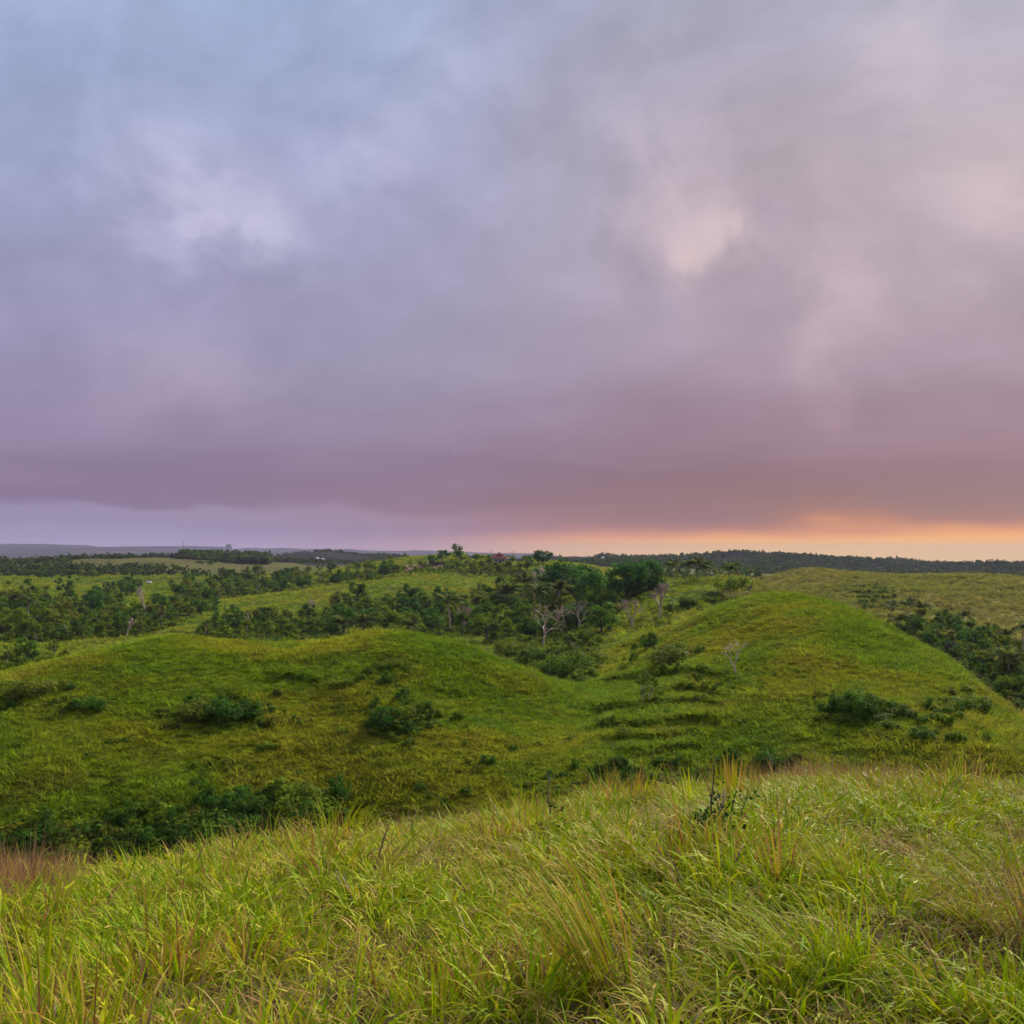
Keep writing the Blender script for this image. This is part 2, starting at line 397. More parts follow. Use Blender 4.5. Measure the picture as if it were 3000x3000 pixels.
# colours of the hill grass, shared by the soil sheet and by the tussocks on it
def hill_colour(t, pos, sc=1.0):
    a = nnoise(t, pos, 0.045 * sc, 4, 0.6, 0.3)
    b = nnoise(t, pos, 0.16 * sc, 4, 0.6, 0.4)
    c = nnoise(t, pos, 0.9 * sc, 2, 0.5)
    col = nmix(t, a.smooth(0.40, 0.60), (0.150, 0.220, 0.008), (0.232, 0.240, 0.012))
    col = nmix(t, b.smooth(0.53, 0.72) * 0.36, col, (0.260, 0.180, 0.034))
    col = nmix(t, (1.0 - b.smooth(0.32, 0.47)) * 0.75, col, (0.110, 0.200, 0.012))
    return nval(t, col, c * 0.8 + 0.6)

m, t = new_mat('foreground_soil')
pos = npos(t)
c = nmix(t, nnoise(t, pos, 9.0, 4, 0.6).smooth(0.35, 0.65), (0.022, 0.018, 0.006), (0.060, 0.046, 0.016))
M_FSOIL = finish(m, t, c, 0.95, bump=nnoise(t, pos, 30, 3), bump_dist=0.03)

m, t = new_mat('hill_turf')
pos = npos(t)
M_TURF = finish(m, t, nval(t, hill_colour(t, pos), nnoise(t, pos, 3.0, 3) * 0.6 + 0.45), 0.95, spec=0.05, bump=nnoise(t, pos, 1.8, 4, 0.65), bump_strength=0.8, bump_dist=0.5)

m, t = new_mat('valley_turf')
pos = npos(t)
c = hill_colour(t, pos, 0.35)
c = nmix(t, nnoise(t, pos, 0.02, 4, 0.6, 0.5).smooth(0.45, 0.6) * 0.6, c, (0.05, 0.085, 0.016))
ln = t.nodes.new('ShaderNodeVectorMath'); ln.operation = 'LENGTH'; t.links.new(pos.k, ln.inputs[0])
c = nmix(t, E(t, ln.outputs['Value']).smooth(450.0, 800.0) * 0.75, c, (0.150, 0.130, 0.034))
c = nval(t, c, nnoise(t, pos, 0.5, 3) * 0.5 + 0.35)  # colour scaled down, standing in for the self-shadow bare turf lacks
M_VALLEY = finish(m, t, c, 0.95, spec=0.05, bump=nnoise(t, pos, 0.8, 4, 0.65), bump_strength=0.8, bump_dist=0.8)

m, t = new_mat('field_turf')
pos = npos(t)
a = nnoise(t, pos, 0.03, 4, 0.6, 0.5); b = nnoise(t, pos, 0.12, 4, 0.6)
c = nmix(t, a.smooth(0.38, 0.62), (0.160, 0.170, 0.022), (0.205, 0.180, 0.036))
c = nmix(t, b.smooth(0.52, 0.68) * 0.6, c, (0.12, 0.14, 0.018))
M_FIELD = finish(m, t, nval(t, c, nnoise(t, pos, 0.9, 3) * 0.6 + 0.6), 0.95, spec=0.05, bump=nnoise(t, pos, 0.9, 4, 0.65), bump_strength=0.8, bump_dist=0.8)

m, t = new_mat('wooded_land')
pos = npos(t)
c = nmix(t, nnoise(t, pos, 0.012, 4, 0.6).smooth(0.4, 0.6), (0.012, 0.014, 0.006), (0.022, 0.021, 0.009))
c = nmix(t, nnoise(t, pos, 0.006, 3, 0.5, 0.5).smooth(0.60, 0.68) * 0.5, c, (0.030, 0.027, 0.012))
M_WOODED = finish(m, t, c, 0.95, spec=0.05, bump=nnoise(t, pos, 0.12, 5, 0.7), bump_strength=1.0, bump_dist=5.0)

m, t = new_mat('distant_land')
pos = npos(t)
c = nmix(t, nnoise(t, pos, 0.004, 4, 0.6).smooth(0.4, 0.6), (0.035, 0.045, 0.03), (0.06, 0.06, 0.04))
M_DISTANT = finish(m, t, c, 0.95, spec=0.05, bump=nnoise(t, pos, 0.03, 5, 0.7), bump_strength=1.0, bump_dist=15.0)

# ------------------------------------------------------------------ terrain meshes: one continuous sheet cut into named landforms
XG, YG = DG * np.sin(AG), DG * np.cos(AG)
verts = np.stack([XG, YG, HG], -1).reshape(-1, 3)
I, J = np.meshgrid(np.arange(NA), np.arange(ND - 1), indexing='ij')
I2 = (I + 1) % NA
quads = np.stack([I * ND + J, I2 * ND + J, I2 * ND + J + 1, I * ND + J + 1], -1)[:, :, ::-1]
dm = np.sqrt(ds[:-1] * ds[1:])[None, :].repeat(NA, 0)
am = np.where(I < NA - 1, (azs[I] + azs[np.minimum(I + 1, NA - 1)]) / 2, 3.1)
pxm_ = np.where(np.abs(am) < 1.2, 1500 + F3 * np.tan(np.clip(am, -1.2, 1.2)), np.sign(am) * 9000)
reg = np.full(dm.shape, 5)
reg[dm < 2600] = 5
reg[dm < 900 + 0 * dm] = 3
reg[(pxm_ > 2120) & (dm < 600)] = 4
reg[(dm < np.interp(pxm_, [-500, 1150, 1550, 1750, 2330, 2600, 3000], [150, 140, 128, 160, 172, 155, 125]))] = 1
reg[(reg == 1) & (pxm_ > 1750)] = 2
reg[dm < 50] = 0
reg[dm > 2300] = 6
reg[np.abs(am) > R(70)] = np.where(dm[np.abs(am) > R(70)] < 50, 0, np.where(dm[np.abs(am) > R(70)] < 900, 3, np.where(dm[np.abs(am) > R(70)] < 2300, 5, 6)))
REG = [('foreground_slope', M_FSOIL), ('left_hill', M_TURF), ('right_hill', M_TURF), ('valley', M_VALLEY), ('field_hills', M_FIELD), ('wooded_ridge', M_WOODED), ('distant_hills', M_DISTANT)]
for r_, (nm, mt) in enumerate(REG):
    f = quads[reg == r_].reshape(-1, 4)
    used, inv = np.unique(f, return_inverse=True)
    me = bpy.data.meshes.new(nm)
    me.vertices.add(len(used)); me.vertices.foreach_set('co', verts[used].ravel())
    nf = len(f)
    me.loops.add(nf * 4); me.loops.foreach_set('vertex_index', inv.reshape(-1).astype(np.int32))
    me.polygons.add(nf); me.polygons.foreach_set('loop_start', np.arange(0, nf * 4, 4, dtype=np.int32))
    me.update(calc_edges=True); me.validate()
    me.polygons.foreach_set('use_smooth', np.ones(len(me.polygons), bool))
    me.materials.append(mt)
    o = bpy.data.objects.new(nm, me); COL.objects.link(o); o['kind'] = 'structure'

# ------------------------------------------------------------------ mesh building
rng = np.random.default_rng(7)
rnd = random.Random(11)
class MB:
    """collects vertices, faces and vertex colours; build() links ONE mesh object"""
    def __init__(s): s.v, s.f, s.c = [], [], []
    def add(s, vs_, fs_, col=(1, 1, 1)):
        o = len(s.v); s.v += [tuple(v) for v in vs_]
        s.f += [tuple(i + o for i in f) for f in fs_]
        if len(col) and isinstance(col[0], (tuple, list)): s.c += [tuple(c) for c in col]
        else: s.c += [tuple(col)] * len(vs_)
    def tube(s, pts, radii, sides=5, col=(1, 1, 1), cap=True):
        vs_, fs_ = [], []
        n = len(pts)
        for i, p in enumerate(pts):
            d = Vector(pts[min(i + 1, n - 1)]) - Vector(pts[max(i - 1, 0)])
            d = d.normalized() if d.length > 1e-9 else Vector((0, 0, 1))
            a = d.orthogonal().normalized() if abs(d.z) < 0.99 else Vector((1, 0, 0))
            a = (Vector((1, 0.3, 0.1)).cross(d)).normalized() if abs(d.dot(Vector((1, 0.3, 0.1)).normalized())) < 0.98 else a
            b = d.cross(a)
            for k_ in range(sides):
                g = 2 * math.pi * k_ / sides
                vs_.append(Vector(p) + (a * math.cos(g) + b * math.sin(g)) * radii[i])
        for i in range(n - 1):
            for k_ in range(sides):
                k2 = (k_ + 1) % sides
                fs_.append((i * sides + k_, i * sides + k2, (i + 1) * sides + k2, (i + 1) * sides + k_))
        if cap: fs_.append(tuple(range((n - 1) * sides, n * sides)))
        s.add(vs_, fs_, col)
    def box(s, c, sz, col=(1, 1, 1), rz=0.0):
        cs, sn = math.cos(rz), math.sin(rz)
        vs_ = []
        for dx in (-.5, .5):
            for dy in (-.5, .5):
                for dz in (-.5, .5):
                    x, y = dx * sz[0], dy * sz[1]
                    vs_.append((c[0] + x * cs - y * sn, c[1] + x * sn + y * cs, c[2] + dz * sz[2]))
        s.add(vs_, [(0, 1, 3, 2), (4, 6, 7, 5), (0, 4, 5, 1), (2, 3, 7, 6), (0, 2, 6, 4), (1, 5, 7, 3)], col)
    def mesh(s, name, mat, smooth=False):
        me = bpy.data.meshes.new(name)
        me.from_pydata(s.v, [], s.f)
        ca = me.color_attributes.new('col', 'FLOAT_COLOR', 'POINT')
        ca.data.foreach_set('color', np.array([c[:3] + (1.0,) for c in s.c], np.float32).ravel())
        if smooth: me.polygons.foreach_set('use_smooth', np.ones(len(me.polygons), bool))
        me.materials.append(mat); me.update()
        return me
    def build(s, name, mat, parent=None, smooth=False):
        return link(name, s.mesh(name, mat, smooth), parent)
def link(name, me, parent=None):
    o = bpy.data.objects.new(name, me); COL.objects.link(o)
    if parent: o.parent = parent
    return o
def empty(name, loc, rz=0.0, scale=1.0):
    o = bpy.data.objects.new(name, None); COL.objects.link(o)
    o.empty_display_size = 0.3
    o.location = loc; o.rotation_euler = (0, 0, rz); o.scale = (scale,) * 3 if not isinstance(scale, (tuple, list)) else scale
    return o

# ------------------------------------------------------------------ scattering of uncountable growth (geometry nodes)
def scatter(name, meshes, pts, rots, scales, idx, label, cat, parent=None):
    src = bpy.data.collections.new(name + '_forms')       # not linked to the scene: only the forms themselves
    for i, me in enumerate(meshes):
        src.objects.link(bpy.data.objects.new('%s_form_%02d' % (name, i), me))
    me = bpy.data.meshes.new(name)
    n = len(pts)
    me.vertices.add(n); me.vertices.foreach_set('co', np.asarray(pts, np.float32).ravel())
    for nm, ty, arr in (('rot', 'FLOAT_VECTOR', rots), ('scl', 'FLOAT_VECTOR', scales)):
        at = me.attributes.new(nm, ty, 'POINT'); at.data.foreach_set('vector', np.asarray(arr, np.float32).ravel())
    at = me.attributes.new('idx', 'INT', 'POINT'); at.data.foreach_set('value', np.asarray(idx, np.int32))
    me.materials.append(meshes[0].materials[0])
    o = bpy.data.objects.new(name, me); COL.objects.link(o)
    ng = bpy.data.node_groups.new(name + '_scatter', 'GeometryNodeTree')
    ng.interface.new_socket('Geometry', in_out='INPUT', socket_type='NodeSocketGeometry')
    ng.interface.new_socket('Geometry', in_out='OUTPUT', socket_type='NodeSocketGeometry')
    gi = ng.nodes.new('NodeGroupInput'); go = ng.nodes.new('NodeGroupOutput')
    ci = ng.nodes.new('GeometryNodeCollectionInfo'); ci.inputs['Collection'].default_value = src
    ci.inputs['Separate Children'].default_value = True; ci.inputs['Reset Children'].default_value = True
    ip = ng.nodes.new('GeometryNodeInstanceOnPoints'); ip.inputs['Pick Instance'].default_value = True
    def na(nm, ty):
        q = ng.nodes.new('GeometryNodeInputNamedAttribute'); q.data_type = ty; q.inputs['Name'].default_value = nm; return q.outputs[0]
    L = ng.links.new
    L(gi.outputs[0], ip.inputs['Points']); L(ci.outputs[0], ip.inputs['Instance'])
    L(na('idx', 'INT'), ip.inputs['Instance Index'])
    e2r = ng.nodes.new('FunctionNodeEulerToRotation'); L(na('rot', 'FLOAT_VECTOR'), e2r.inputs[0])
    L(e2r.outputs[0], ip.inputs['Rotation']); L(na('scl', 'FLOAT_VECTOR'), ip.inputs['Scale'])
    L(ip.outputs[0], go.inputs[0])
    md = o.modifiers.new('scatter', 'NODES'); md.node_group = ng
    tag(o, label, cat, kind='stuff')
    if parent: o.parent = parent
    return o

# ------------------------------------------------------------------ grass blades
m, t = new_mat('grass_blade')
c = nattr(t, 'col'); rn = nrand(t); pos = npos(t)
pn = nnoise(t, pos, 0.35, 3, 0.6, 0.4)
c = nval(t, c, rn * 0.6 + 0.72)
c = nmix(t, pn.smooth(0.45, 0.68) * 0.15, c, nmix(t, 1.0, c, (1.35, 0.98, 0.75), 'MULTIPLY'))
M_BLADE = finish(m, t, c, 0.6, transl=0.30, spec=0.06)

GREEN = [(0.270, 0.360, 0.002), (0.345, 0.395, 0.003), (0.400, 0.405, 0.004), (0.190, 0.310, 0.004)]
STRAW = [(0.450, 0.310, 0.060), (0.370, 0.235, 0.050), (0.480, 0.350, 0.085)]
RUST = [(0.300, 0.130, 0.045), (0.360, 0.190, 0.050), (0.250, 0.100, 0.060)]
GOLD = [(0.420, 0.290, 0.030), (0.360, 0.270, 0.025)]
DUST = [(0.110, 0.075, 0.045), (0.160, 0.110, 0.070), (0.075, 0.052, 0.034)]
def mixc(a, b, f): return tuple(a[i] * (1 - f) + b[i] * f for i in range(3))
def blade(mb, base, phi, th0, bend, L, w, col, tip, seg=6, kink=0.0, root=None):
    """one arching, tapering leaf"""
    h = Vector((math.cos(phi), math.sin(phi), 0)); side = Vector((-h.y, h.x, 0))
    tw = rnd.uniform(-0.9, 0.9)
    p = Vector(base); vs_, cs = [], []
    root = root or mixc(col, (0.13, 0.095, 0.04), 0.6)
    for i in range(seg + 1):
        f = i / seg
        th = th0 + bend * f ** 1.7 + (kink if f > 0.62 else 0.0)
        d = h * math.sin(th) + Vector((0, 0, math.cos(th)))
        nrm = h * math.cos(th) - Vector((0, 0, math.sin(th)))
        s_ = (side * math.cos(tw * f) + nrm * math.sin(tw * f))
        ww = w * (0.55 + 0.9 * f - 1.45 * f ** 2.3) * 0.5 + 0.0004
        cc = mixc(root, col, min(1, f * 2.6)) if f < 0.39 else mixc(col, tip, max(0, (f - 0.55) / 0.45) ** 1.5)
        if i == seg: vs_.append(p.copy()); cs.append(cc)
        else:
            vs_ += [p - s_ * ww, p + s_ * ww]; cs += [cc, cc]
        p = p + d * (L / seg)
    fs_ = [(2 * i, 2 * i + 1, 2 * i + 3, 2 * i + 2) for i in range(seg - 1)] + [(2 * seg - 2, 2 * seg - 1, 2 * seg)]
    mb.add(vs_, fs_, cs)
def tuft(n, L0, L1, w, spread, th, bend, pal, tips, dead=0.15, lean=(0, 0), seg=6, mb=None, at=(0, 0, 0)):
    mb = mb or MB()
    for _ in range(n):
        phi = rnd.uniform(0, 2 * math.pi); r = spread * math.sqrt(rnd.random())
        L = rnd.uniform(L0, L1) * rnd.uniform(0.8, 1.1)
        th0 = abs(rnd.gauss(th, 0.16)); be = rnd.uniform(*bend)
        # lean: push the heading toward the wind
        hx, hy = math.cos(phi) * math.sin(th0) + lean[0], math.sin(phi) * math.sin(th0) + lean[1]
        ph2 = math.atan2(hy, hx); th0 = min(1.1, math.hypot(hx, hy))
        a = rnd.random()
        if a < dead: col = rnd.choice(STRAW + DUST[1:2]); tip = rnd.choice(STRAW)
        else:
            col = rnd.choice(pal); tip = mixc(col, rnd.choice(tips), rnd.choice((0.0, 0.15, 0.3, 0.8)))
        kink = rnd.uniform(0.5, 1.3) if rnd.random() < 0.12 else 0.0
        blade(mb, (at[0] + r * math.cos(phi), at[1] + r * math.sin(phi), at[2] - 0.02), ph2, th0, be, L, w * rnd.uniform(0.7, 1.25), col, tip, seg, kink)
    return mb

WIND = (-0.07, 0.02)
G_FORMS = []
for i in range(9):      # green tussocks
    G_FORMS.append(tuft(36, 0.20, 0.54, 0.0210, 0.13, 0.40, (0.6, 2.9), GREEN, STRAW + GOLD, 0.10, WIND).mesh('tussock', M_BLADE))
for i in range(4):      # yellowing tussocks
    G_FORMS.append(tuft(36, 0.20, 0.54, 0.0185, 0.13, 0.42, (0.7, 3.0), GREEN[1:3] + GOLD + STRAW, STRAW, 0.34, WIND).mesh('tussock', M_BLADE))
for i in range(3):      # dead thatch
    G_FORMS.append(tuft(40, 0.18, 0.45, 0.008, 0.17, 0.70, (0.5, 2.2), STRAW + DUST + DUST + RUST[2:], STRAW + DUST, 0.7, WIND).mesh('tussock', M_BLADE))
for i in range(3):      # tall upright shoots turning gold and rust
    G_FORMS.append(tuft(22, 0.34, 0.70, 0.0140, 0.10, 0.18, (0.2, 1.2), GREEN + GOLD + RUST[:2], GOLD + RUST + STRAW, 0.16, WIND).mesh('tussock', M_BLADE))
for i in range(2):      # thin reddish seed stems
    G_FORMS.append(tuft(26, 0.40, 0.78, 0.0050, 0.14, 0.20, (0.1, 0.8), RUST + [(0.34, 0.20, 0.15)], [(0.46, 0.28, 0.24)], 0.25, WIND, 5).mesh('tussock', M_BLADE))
nG, nY, nD, nT, nS_ = 9, 4, 3, 3, 2

def slope_rot(a, d, k_=0.5):
    return 0.0
sx = 0.122
gx, gy = np.meshgrid(np.arange(-21, 21, sx), np.arange(-1.5, 27, sx))
gx = gx.ravel() + rng.uniform(-.5, .5, gx.size) * sx * 1.3; gy = gy.ravel() + rng.uniform(-.5, .5, gy.size) * sx * 1.3
ga, gd = np.arctan2(gx, gy), np.hypot(gx, gy)
keep = (np.abs(gx) < 0.62 * np.maximum(gy, 0) + 3.6) & (gd > 1.9) & (gd < 27) & (rng.random(gd.size) < np.where(gd > 20, 0.45, 1.0))
gx, gy, ga, gd = gx[keep], gy[keep], ga[keep], gd[keep]
gz = g_height(ga, gd)
n1 = fbm(gx / 1.5, gy / 1.5, 41, 3); n2 = fbm(gx / 0.62, gy / 0.62, 51, 2); n3 = fbm(gx / 2.6, gy / 2.6, 61, 2)
gpx = 1500 + F3 * np.tan(ga)
r1 = rng.random(gd.size)
idx = rng.integers(0, nG, gd.size)
yel_p = np.clip(0.09 + n3 * 0.9, 0.02, 0.6)
idx = np.where(r1 < yel_p, nG + rng.integers(0, nY, gd.size), idx)
idx = np.where((n2 > 0.14) & (rng.random(gd.size) < 0.62), nG + nY + rng.integers(0, nD, gd.size), idx)
idx = np.where((n1 > 0.28) & (rng.random(gd.size) < 0.25), nG + nY + nD + rng.integers(0, nT, gd.size), idx)
left_red = sstep(-gpx, -330, -60) * sstep(gd, 8, 11)
crest_red = 0.05 * sstep(gd, 10, 13) * (1 - sstep(gd, 17, 20))
right_red = 0.30 * sstep(gpx, 2050, 2300) * (1 - sstep(gpx, 2500, 2700)) * sstep(gd, 13, 15)
idx = np.where(rng.random(gd.size) < np.clip(left_red * 0.75 + crest_red + right_red, 0, .8), nG + nY + nD + nT + rng.integers(0, nS_, gd.size), idx)
scl = rng.uniform(0.65, 1.15, gd.size) * (1 + 0.8 * n1 + 0.2 * n2) * (1 + 0.35 * np.clip(-n2, -0.5, 0.6) * 2)
scl = scl * 0.68
scl = np.where((idx >= nG + nY) & (idx < nG + nY + nD), np.maximum(scl, 0.75), scl)
scl = np.where(idx >= nG + nY + nD, scl * 0.95, scl)
rots = np.stack([rng.uniform(-.12, .12, gd.size), rng.uniform(-.12, .12, gd.size), rng.uniform(-3.14, 3.14, gd.size)], -1)
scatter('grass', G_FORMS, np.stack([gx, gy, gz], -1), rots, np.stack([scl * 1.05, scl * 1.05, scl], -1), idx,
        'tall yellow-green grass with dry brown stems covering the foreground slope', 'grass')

# ------------------------------------------------------------------ tussocks on the hills
m, t = new_mat('hill_tussock')
pos = npos(t); c = hill_colour(t, pos); rn = nrand(t)
c = nval(t, nmix(t, 1.0, c, nattr(t, 'col'), 'MULTIPLY'), rn * 1.0 + 0.6)
M_HTUFT = finish(m, t, c, 0.8, transl=0.35, spec=0.03)
m, t = new_mat('field_tussock')
pos = npos(t)
a = nnoise(t, pos, 0.03, 4, 0.6, 0.5); b = nnoise(t, pos, 0.12, 4, 0.6)
c = nmix(t, a.smooth(0.38, 0.62), (0.19, 0.20, 0.024), (0.24, 0.21, 0.042))
c = nmix(t, b.smooth(0.52, 0.68) * 0.6, c, (0.13, 0.16, 0.02))
c = nval(t, nmix(t, 1.0, c, nattr(t, 'col'), 'MULTIPLY'), nrand(t) * 0.9 + 0.6)
M_FTUFT = finish(m, t, c, 0.8, transl=0.35, spec=0.03)
def small_tuft(mat, n=20):
    mb = MB()
    for _ in range(n):
        phi = rnd.uniform(0, 6.283); r = 0.22 * math.sqrt(rnd.random()); v = rnd.uniform(0.8, 1.4)
        cc = (v, v, v); blade(mb, (r * math.cos(phi), r * math.sin(phi), -0.03), phi, abs(rnd.gauss(0.5, 0.3)), rnd.uniform(0.8, 2.0), rnd.uniform(0.3, 0.72), rnd.uniform(0.040, 0.074), cc, tuple(v * q for q in (1.25, 1.15, 1.0)), 3, root=(v * .8,) * 3)
    return mb.mesh('tussock', mat)
H_FORMS = [small_tuft(M_HTUFT) for _ in range(6)]
F_FORMS = [small_tuft(M_FTUFT) for _ in range(5)]
def wedge_points(amin, amax, d0, d1, n):
    a = rng.uniform(amin, amax, n); d = np.sqrt(rng.uniform(d0 * d0, d1 * d1, n)); return a, d
def facing(a, d):
    """True where the ground can be seen from around the eye (not behind a brow)"""
    i = np.clip(np.searchsorted(azs, a), 0, NA - 1); j = np.clip(np.searchsorted(ds, d), 0, ND - 1)
    return VIS[i, j]
TM = np.maximum.accumulate(np.where(ds[None, :] < 40, -9, TG), 1)
VIS = TG > TM - 0.02
def patch(a, d):
    x, y = d * np.sin(a), d * np.cos(a); return x, y
def hill_grass(name, amin, amax, d0, d1, n, forms, s0, s1, lab, region):
    a, d = wedge_points(amin, amax, d0, d1, n)
    ok = facing(a, d) & region(a, d)
    a, d = a[ok], d[ok]
    x, y = d * np.sin(a), d * np.cos(a); z = g_height(a, d)
    s_ = rng.uniform(s0, s1, len(a)) * (1 + 0.6 * fbm(x / 5, y / 5, 91, 2)) * rng.choice([0.6, 0.85, 1.05, 1.35], len(a))
    rt = np.stack([rng.uniform(-.15, .15, len(a)), rng.uniform(-.15, .15, len(a)), rng.uniform(-3.14, 3.14, len(a))], -1)
    scatter(name, forms, np.stack([x, y, z], -1), rt, np.stack([s_ * 1.2, s_ * 1.2, s_], -1), rng.integers(0, len(forms), len(a)), lab, 'grass')
    return len(a)
def px_of(a): return 1500 + F3 * np.tan(a)
lim = lambda a: np.interp(px_of(a), [-500, 1150, 1550, 1750, 2330, 2600, 3000], [150, 140, 128, 160, 172, 155, 125])
n_a = hill_grass('hill_grass', R(-36), math.atan((1750 - 1500) / F3), 58, 150, 145000, H_FORMS, 0.5, 0.9, 'short tussocky green and tan grass covering the twin-topped left hill', lambda a, d: d < lim(a))
n_b = hill_grass('hill_grass', math.atan((1750 - 1500) / F3), R(36), 56, 172, 155000, H_FORMS, 0.5, 0.9, 'short tussocky green grass covering the cone-shaped right hill', lambda a, d: d < lim(a))
n_c = hill_grass('field_grass', math.atan((2080 - 1500) / F3), R(36), 118, 520, 68000, F_FORMS, 1.0, 1.9, 'dry yellowish pasture grass on the broad field behind the right hill', lambda a, d: (d > lim(a)) & (px_of(a) > 2100))
n_d = hill_grass('valley_grass', R(-36), math.atan((2120 - 1500) / F3), 128, 650, 80000, H_FORMS, 1.1, 2.0, 'green meadow grass between the trees of the valley', lambda a, d: (d > lim(a)) & (px_of(a) < 2120))

# ------------------------------------------------------------------ foliage and bark
def leaf_mat(name, dark, light, warm, transl=0.42):
    m, t = new_mat(name)
    rn = nrand(t); c = nmix(t, rn, dark, light)
    c = nmix(t, (rn * 7.13)._m('FRACT').smooth(0.7, 1.0) * 0.5, c, warm)
    c = nmix(t, 1.0, c, nattr(t, 'col'), 'MULTIPLY')
    return finish(m, t, c, 0.7, transl=transl, spec=0.04)
M_LEAF = leaf_mat('leaf', (0.076, 0.155, 0.012), (0.202, 0.259, 0.012), (0.254, 0.196, 0.028))
M_LEAFD = leaf_mat('dark_leaf', (0.045, 0.118, 0.011), (0.087, 0.175, 0.013), (0.104, 0.144, 0.015))
M_LEAFF = leaf_mat('far_leaf', (0.057, 0.105, 0.013), (0.089, 0.133, 0.016), (0.111, 0.109, 0.023))
M_LEAFY = leaf_mat('yellow_leaf', (0.17, 0.19, 0.018), (0.22, 0.22, 0.02), (0.20, 0.17, 0.02))
M_FROND = leaf_mat('frond', (0.090, 0.130, 0.021), (0.142, 0.163, 0.026), (0.179, 0.143, 0.041))
M_SCRUB = leaf_mat('scrub_leaf', (0.091, 0.152, 0.011), (0.161, 0.196, 0.013), (0.184, 0.145, 0.025))
M_BROWNLEAF = leaf_mat('brown_twig', (0.10, 0.075, 0.06), (0.14, 0.10, 0.085), (0.13, 0.09, 0.08))
def bark_mat(name, a, b):
    m, t = new_mat(name); pos = npos(t)
    c = nmix(t, nnoise(t, pos, 1.7, 4, 0.65), a, b); c = nval(t, c, nrand(t) * 0.4 + 0.8)
    return finish(m, t, c, 0.9, spec=0.1, bump=nnoise(t, pos, 12, 3), bump_dist=0.02)
M_BARK = bark_mat('bark', (0.07, 0.052, 0.038), (0.16, 0.125, 0.095))
M_PALE = bark_mat('pale_bark', (0.32, 0.22, 0.155), (0.48, 0.35, 0.265))
M_GREYB = bark_mat('grey_bark', (0.27, 0.20, 0.15), (0.42, 0.32, 0.25))

def leaf_quad(mb, p, nrm, size, v):
    nrm = nrm.normalized(); a = nrm.orthogonal().normalized(); a = Matrix.Rotation(rnd.uniform(0, 6.28), 3, nrm) @ a
    b = nrm.cross(a); l, w = size * rnd.uniform(0.7, 1.3), size * rnd.uniform(0.32, 0.55)
    k_ = nrm * (-0.25 * l)
    mb.add([p - a * l * 0.5, p + b * w, p + a * l * 0.55 + k_ * 0.6, p - b * w], [(0, 1, 2, 3)], (v, v, v * rnd.uniform(0.85, 1.1)))
def rdir():
    z = rnd.uniform(-1, 1); g = rnd.uniform(0, 6.283); r = math.sqrt(1 - z * z); return Vector((r * math.cos(g), r * math.sin(g), z))
def clump(mb, c, r, n, size, flat=0.75, up=0.5):
    cv = rnd.uniform(0.62, 1.35)
    for _ in range(n):
        d = rdir(); rad = r * rnd.uniform(0.45, 1.05)
        p = Vector(c) + Vector((d.x * rad, d.y * rad, d.z * rad * flat))
        nr = d * 0.8 + Vector((0, 0, up)) + rdir() * 0.55
        leaf_quad(mb, p, nr, size, cv * rnd.uniform(0.75, 1.25))
def limb(mb, p0, p1, r0, r1, n=4, wob=0.08, sides=5):
    p0, p1 = Vector(p0), Vector(p1); L = (p1 - p0).length; pts, rad = [], []
    for i in range(n + 1):
        f = i / n; q = p0.lerp(p1, f)
        if 0 < i < n: q = q + rdir() * L * wob
        q = q + Vector((0, 0, L * 0.10 * math.sin(f * math.pi)))
        pts.append(q); rad.append(r0 + (r1 - r0) * f)
    mb.tube(pts, rad, sides)
    return pts

def broadleaf(H, cr, ch, z0, ncl, nl, size, mat, bark=M_BARK, stems=1, flat=0.8, rcf=0.30):
    """H total height, cr crown radius, ch crown height, z0 bottom of the crown"""
    tb, cb = MB(), MB()
    cents = []
    for i in range(ncl):
        d = rdir(); q = rnd.uniform(0.3, 1.0) ** 0.5
        c = Vector((d.x * cr * q, d.y * cr * q, z0 + ch * 0.5 + d.z * ch * 0.46 * q))
        c.x *= 1 + 0.18 * math.sin(3 * math.atan2(d.y, d.x)); cents.append(c)
    for s_ in range(stems):
        ph = 6.28 * s_ / max(1, stems) + rnd.random(); off = 0.0 if stems == 1 else cr * 0.25
        base = Vector((math.cos(ph) * off, math.sin(ph) * off, -0.3)); top = Vector((math.cos(ph) * off * 2 + rnd.uniform(-.3, .3), math.sin(ph) * off * 2 + rnd.uniform(-.3, .3), z0 + ch * 0.35))
        r0 = 0.035 * H / (1 + 0.35 * (stems - 1))
        limb(tb, base, top, r0, r0 * 0.5, 5, 0.03, 6)
        mine = [c for i, c in enumerate(cents) if i % stems == s_]
        for c in mine[:10]:
            f = rnd.uniform(0.45, 0.95); limb(tb, base.lerp(top, f), c, r0 * 0.42, r0 * 0.12, 3, 0.07, 4)
    rc = (cr * cr * ch) ** (1 / 3) * rcf
    for c in cents: clump(cb, c, rc * rnd.uniform(0.7, 1.25), nl, size, flat)
    return [('trunk', tb.mesh('trunk', bark, True)), ('crown', cb.mesh('crown', mat))]

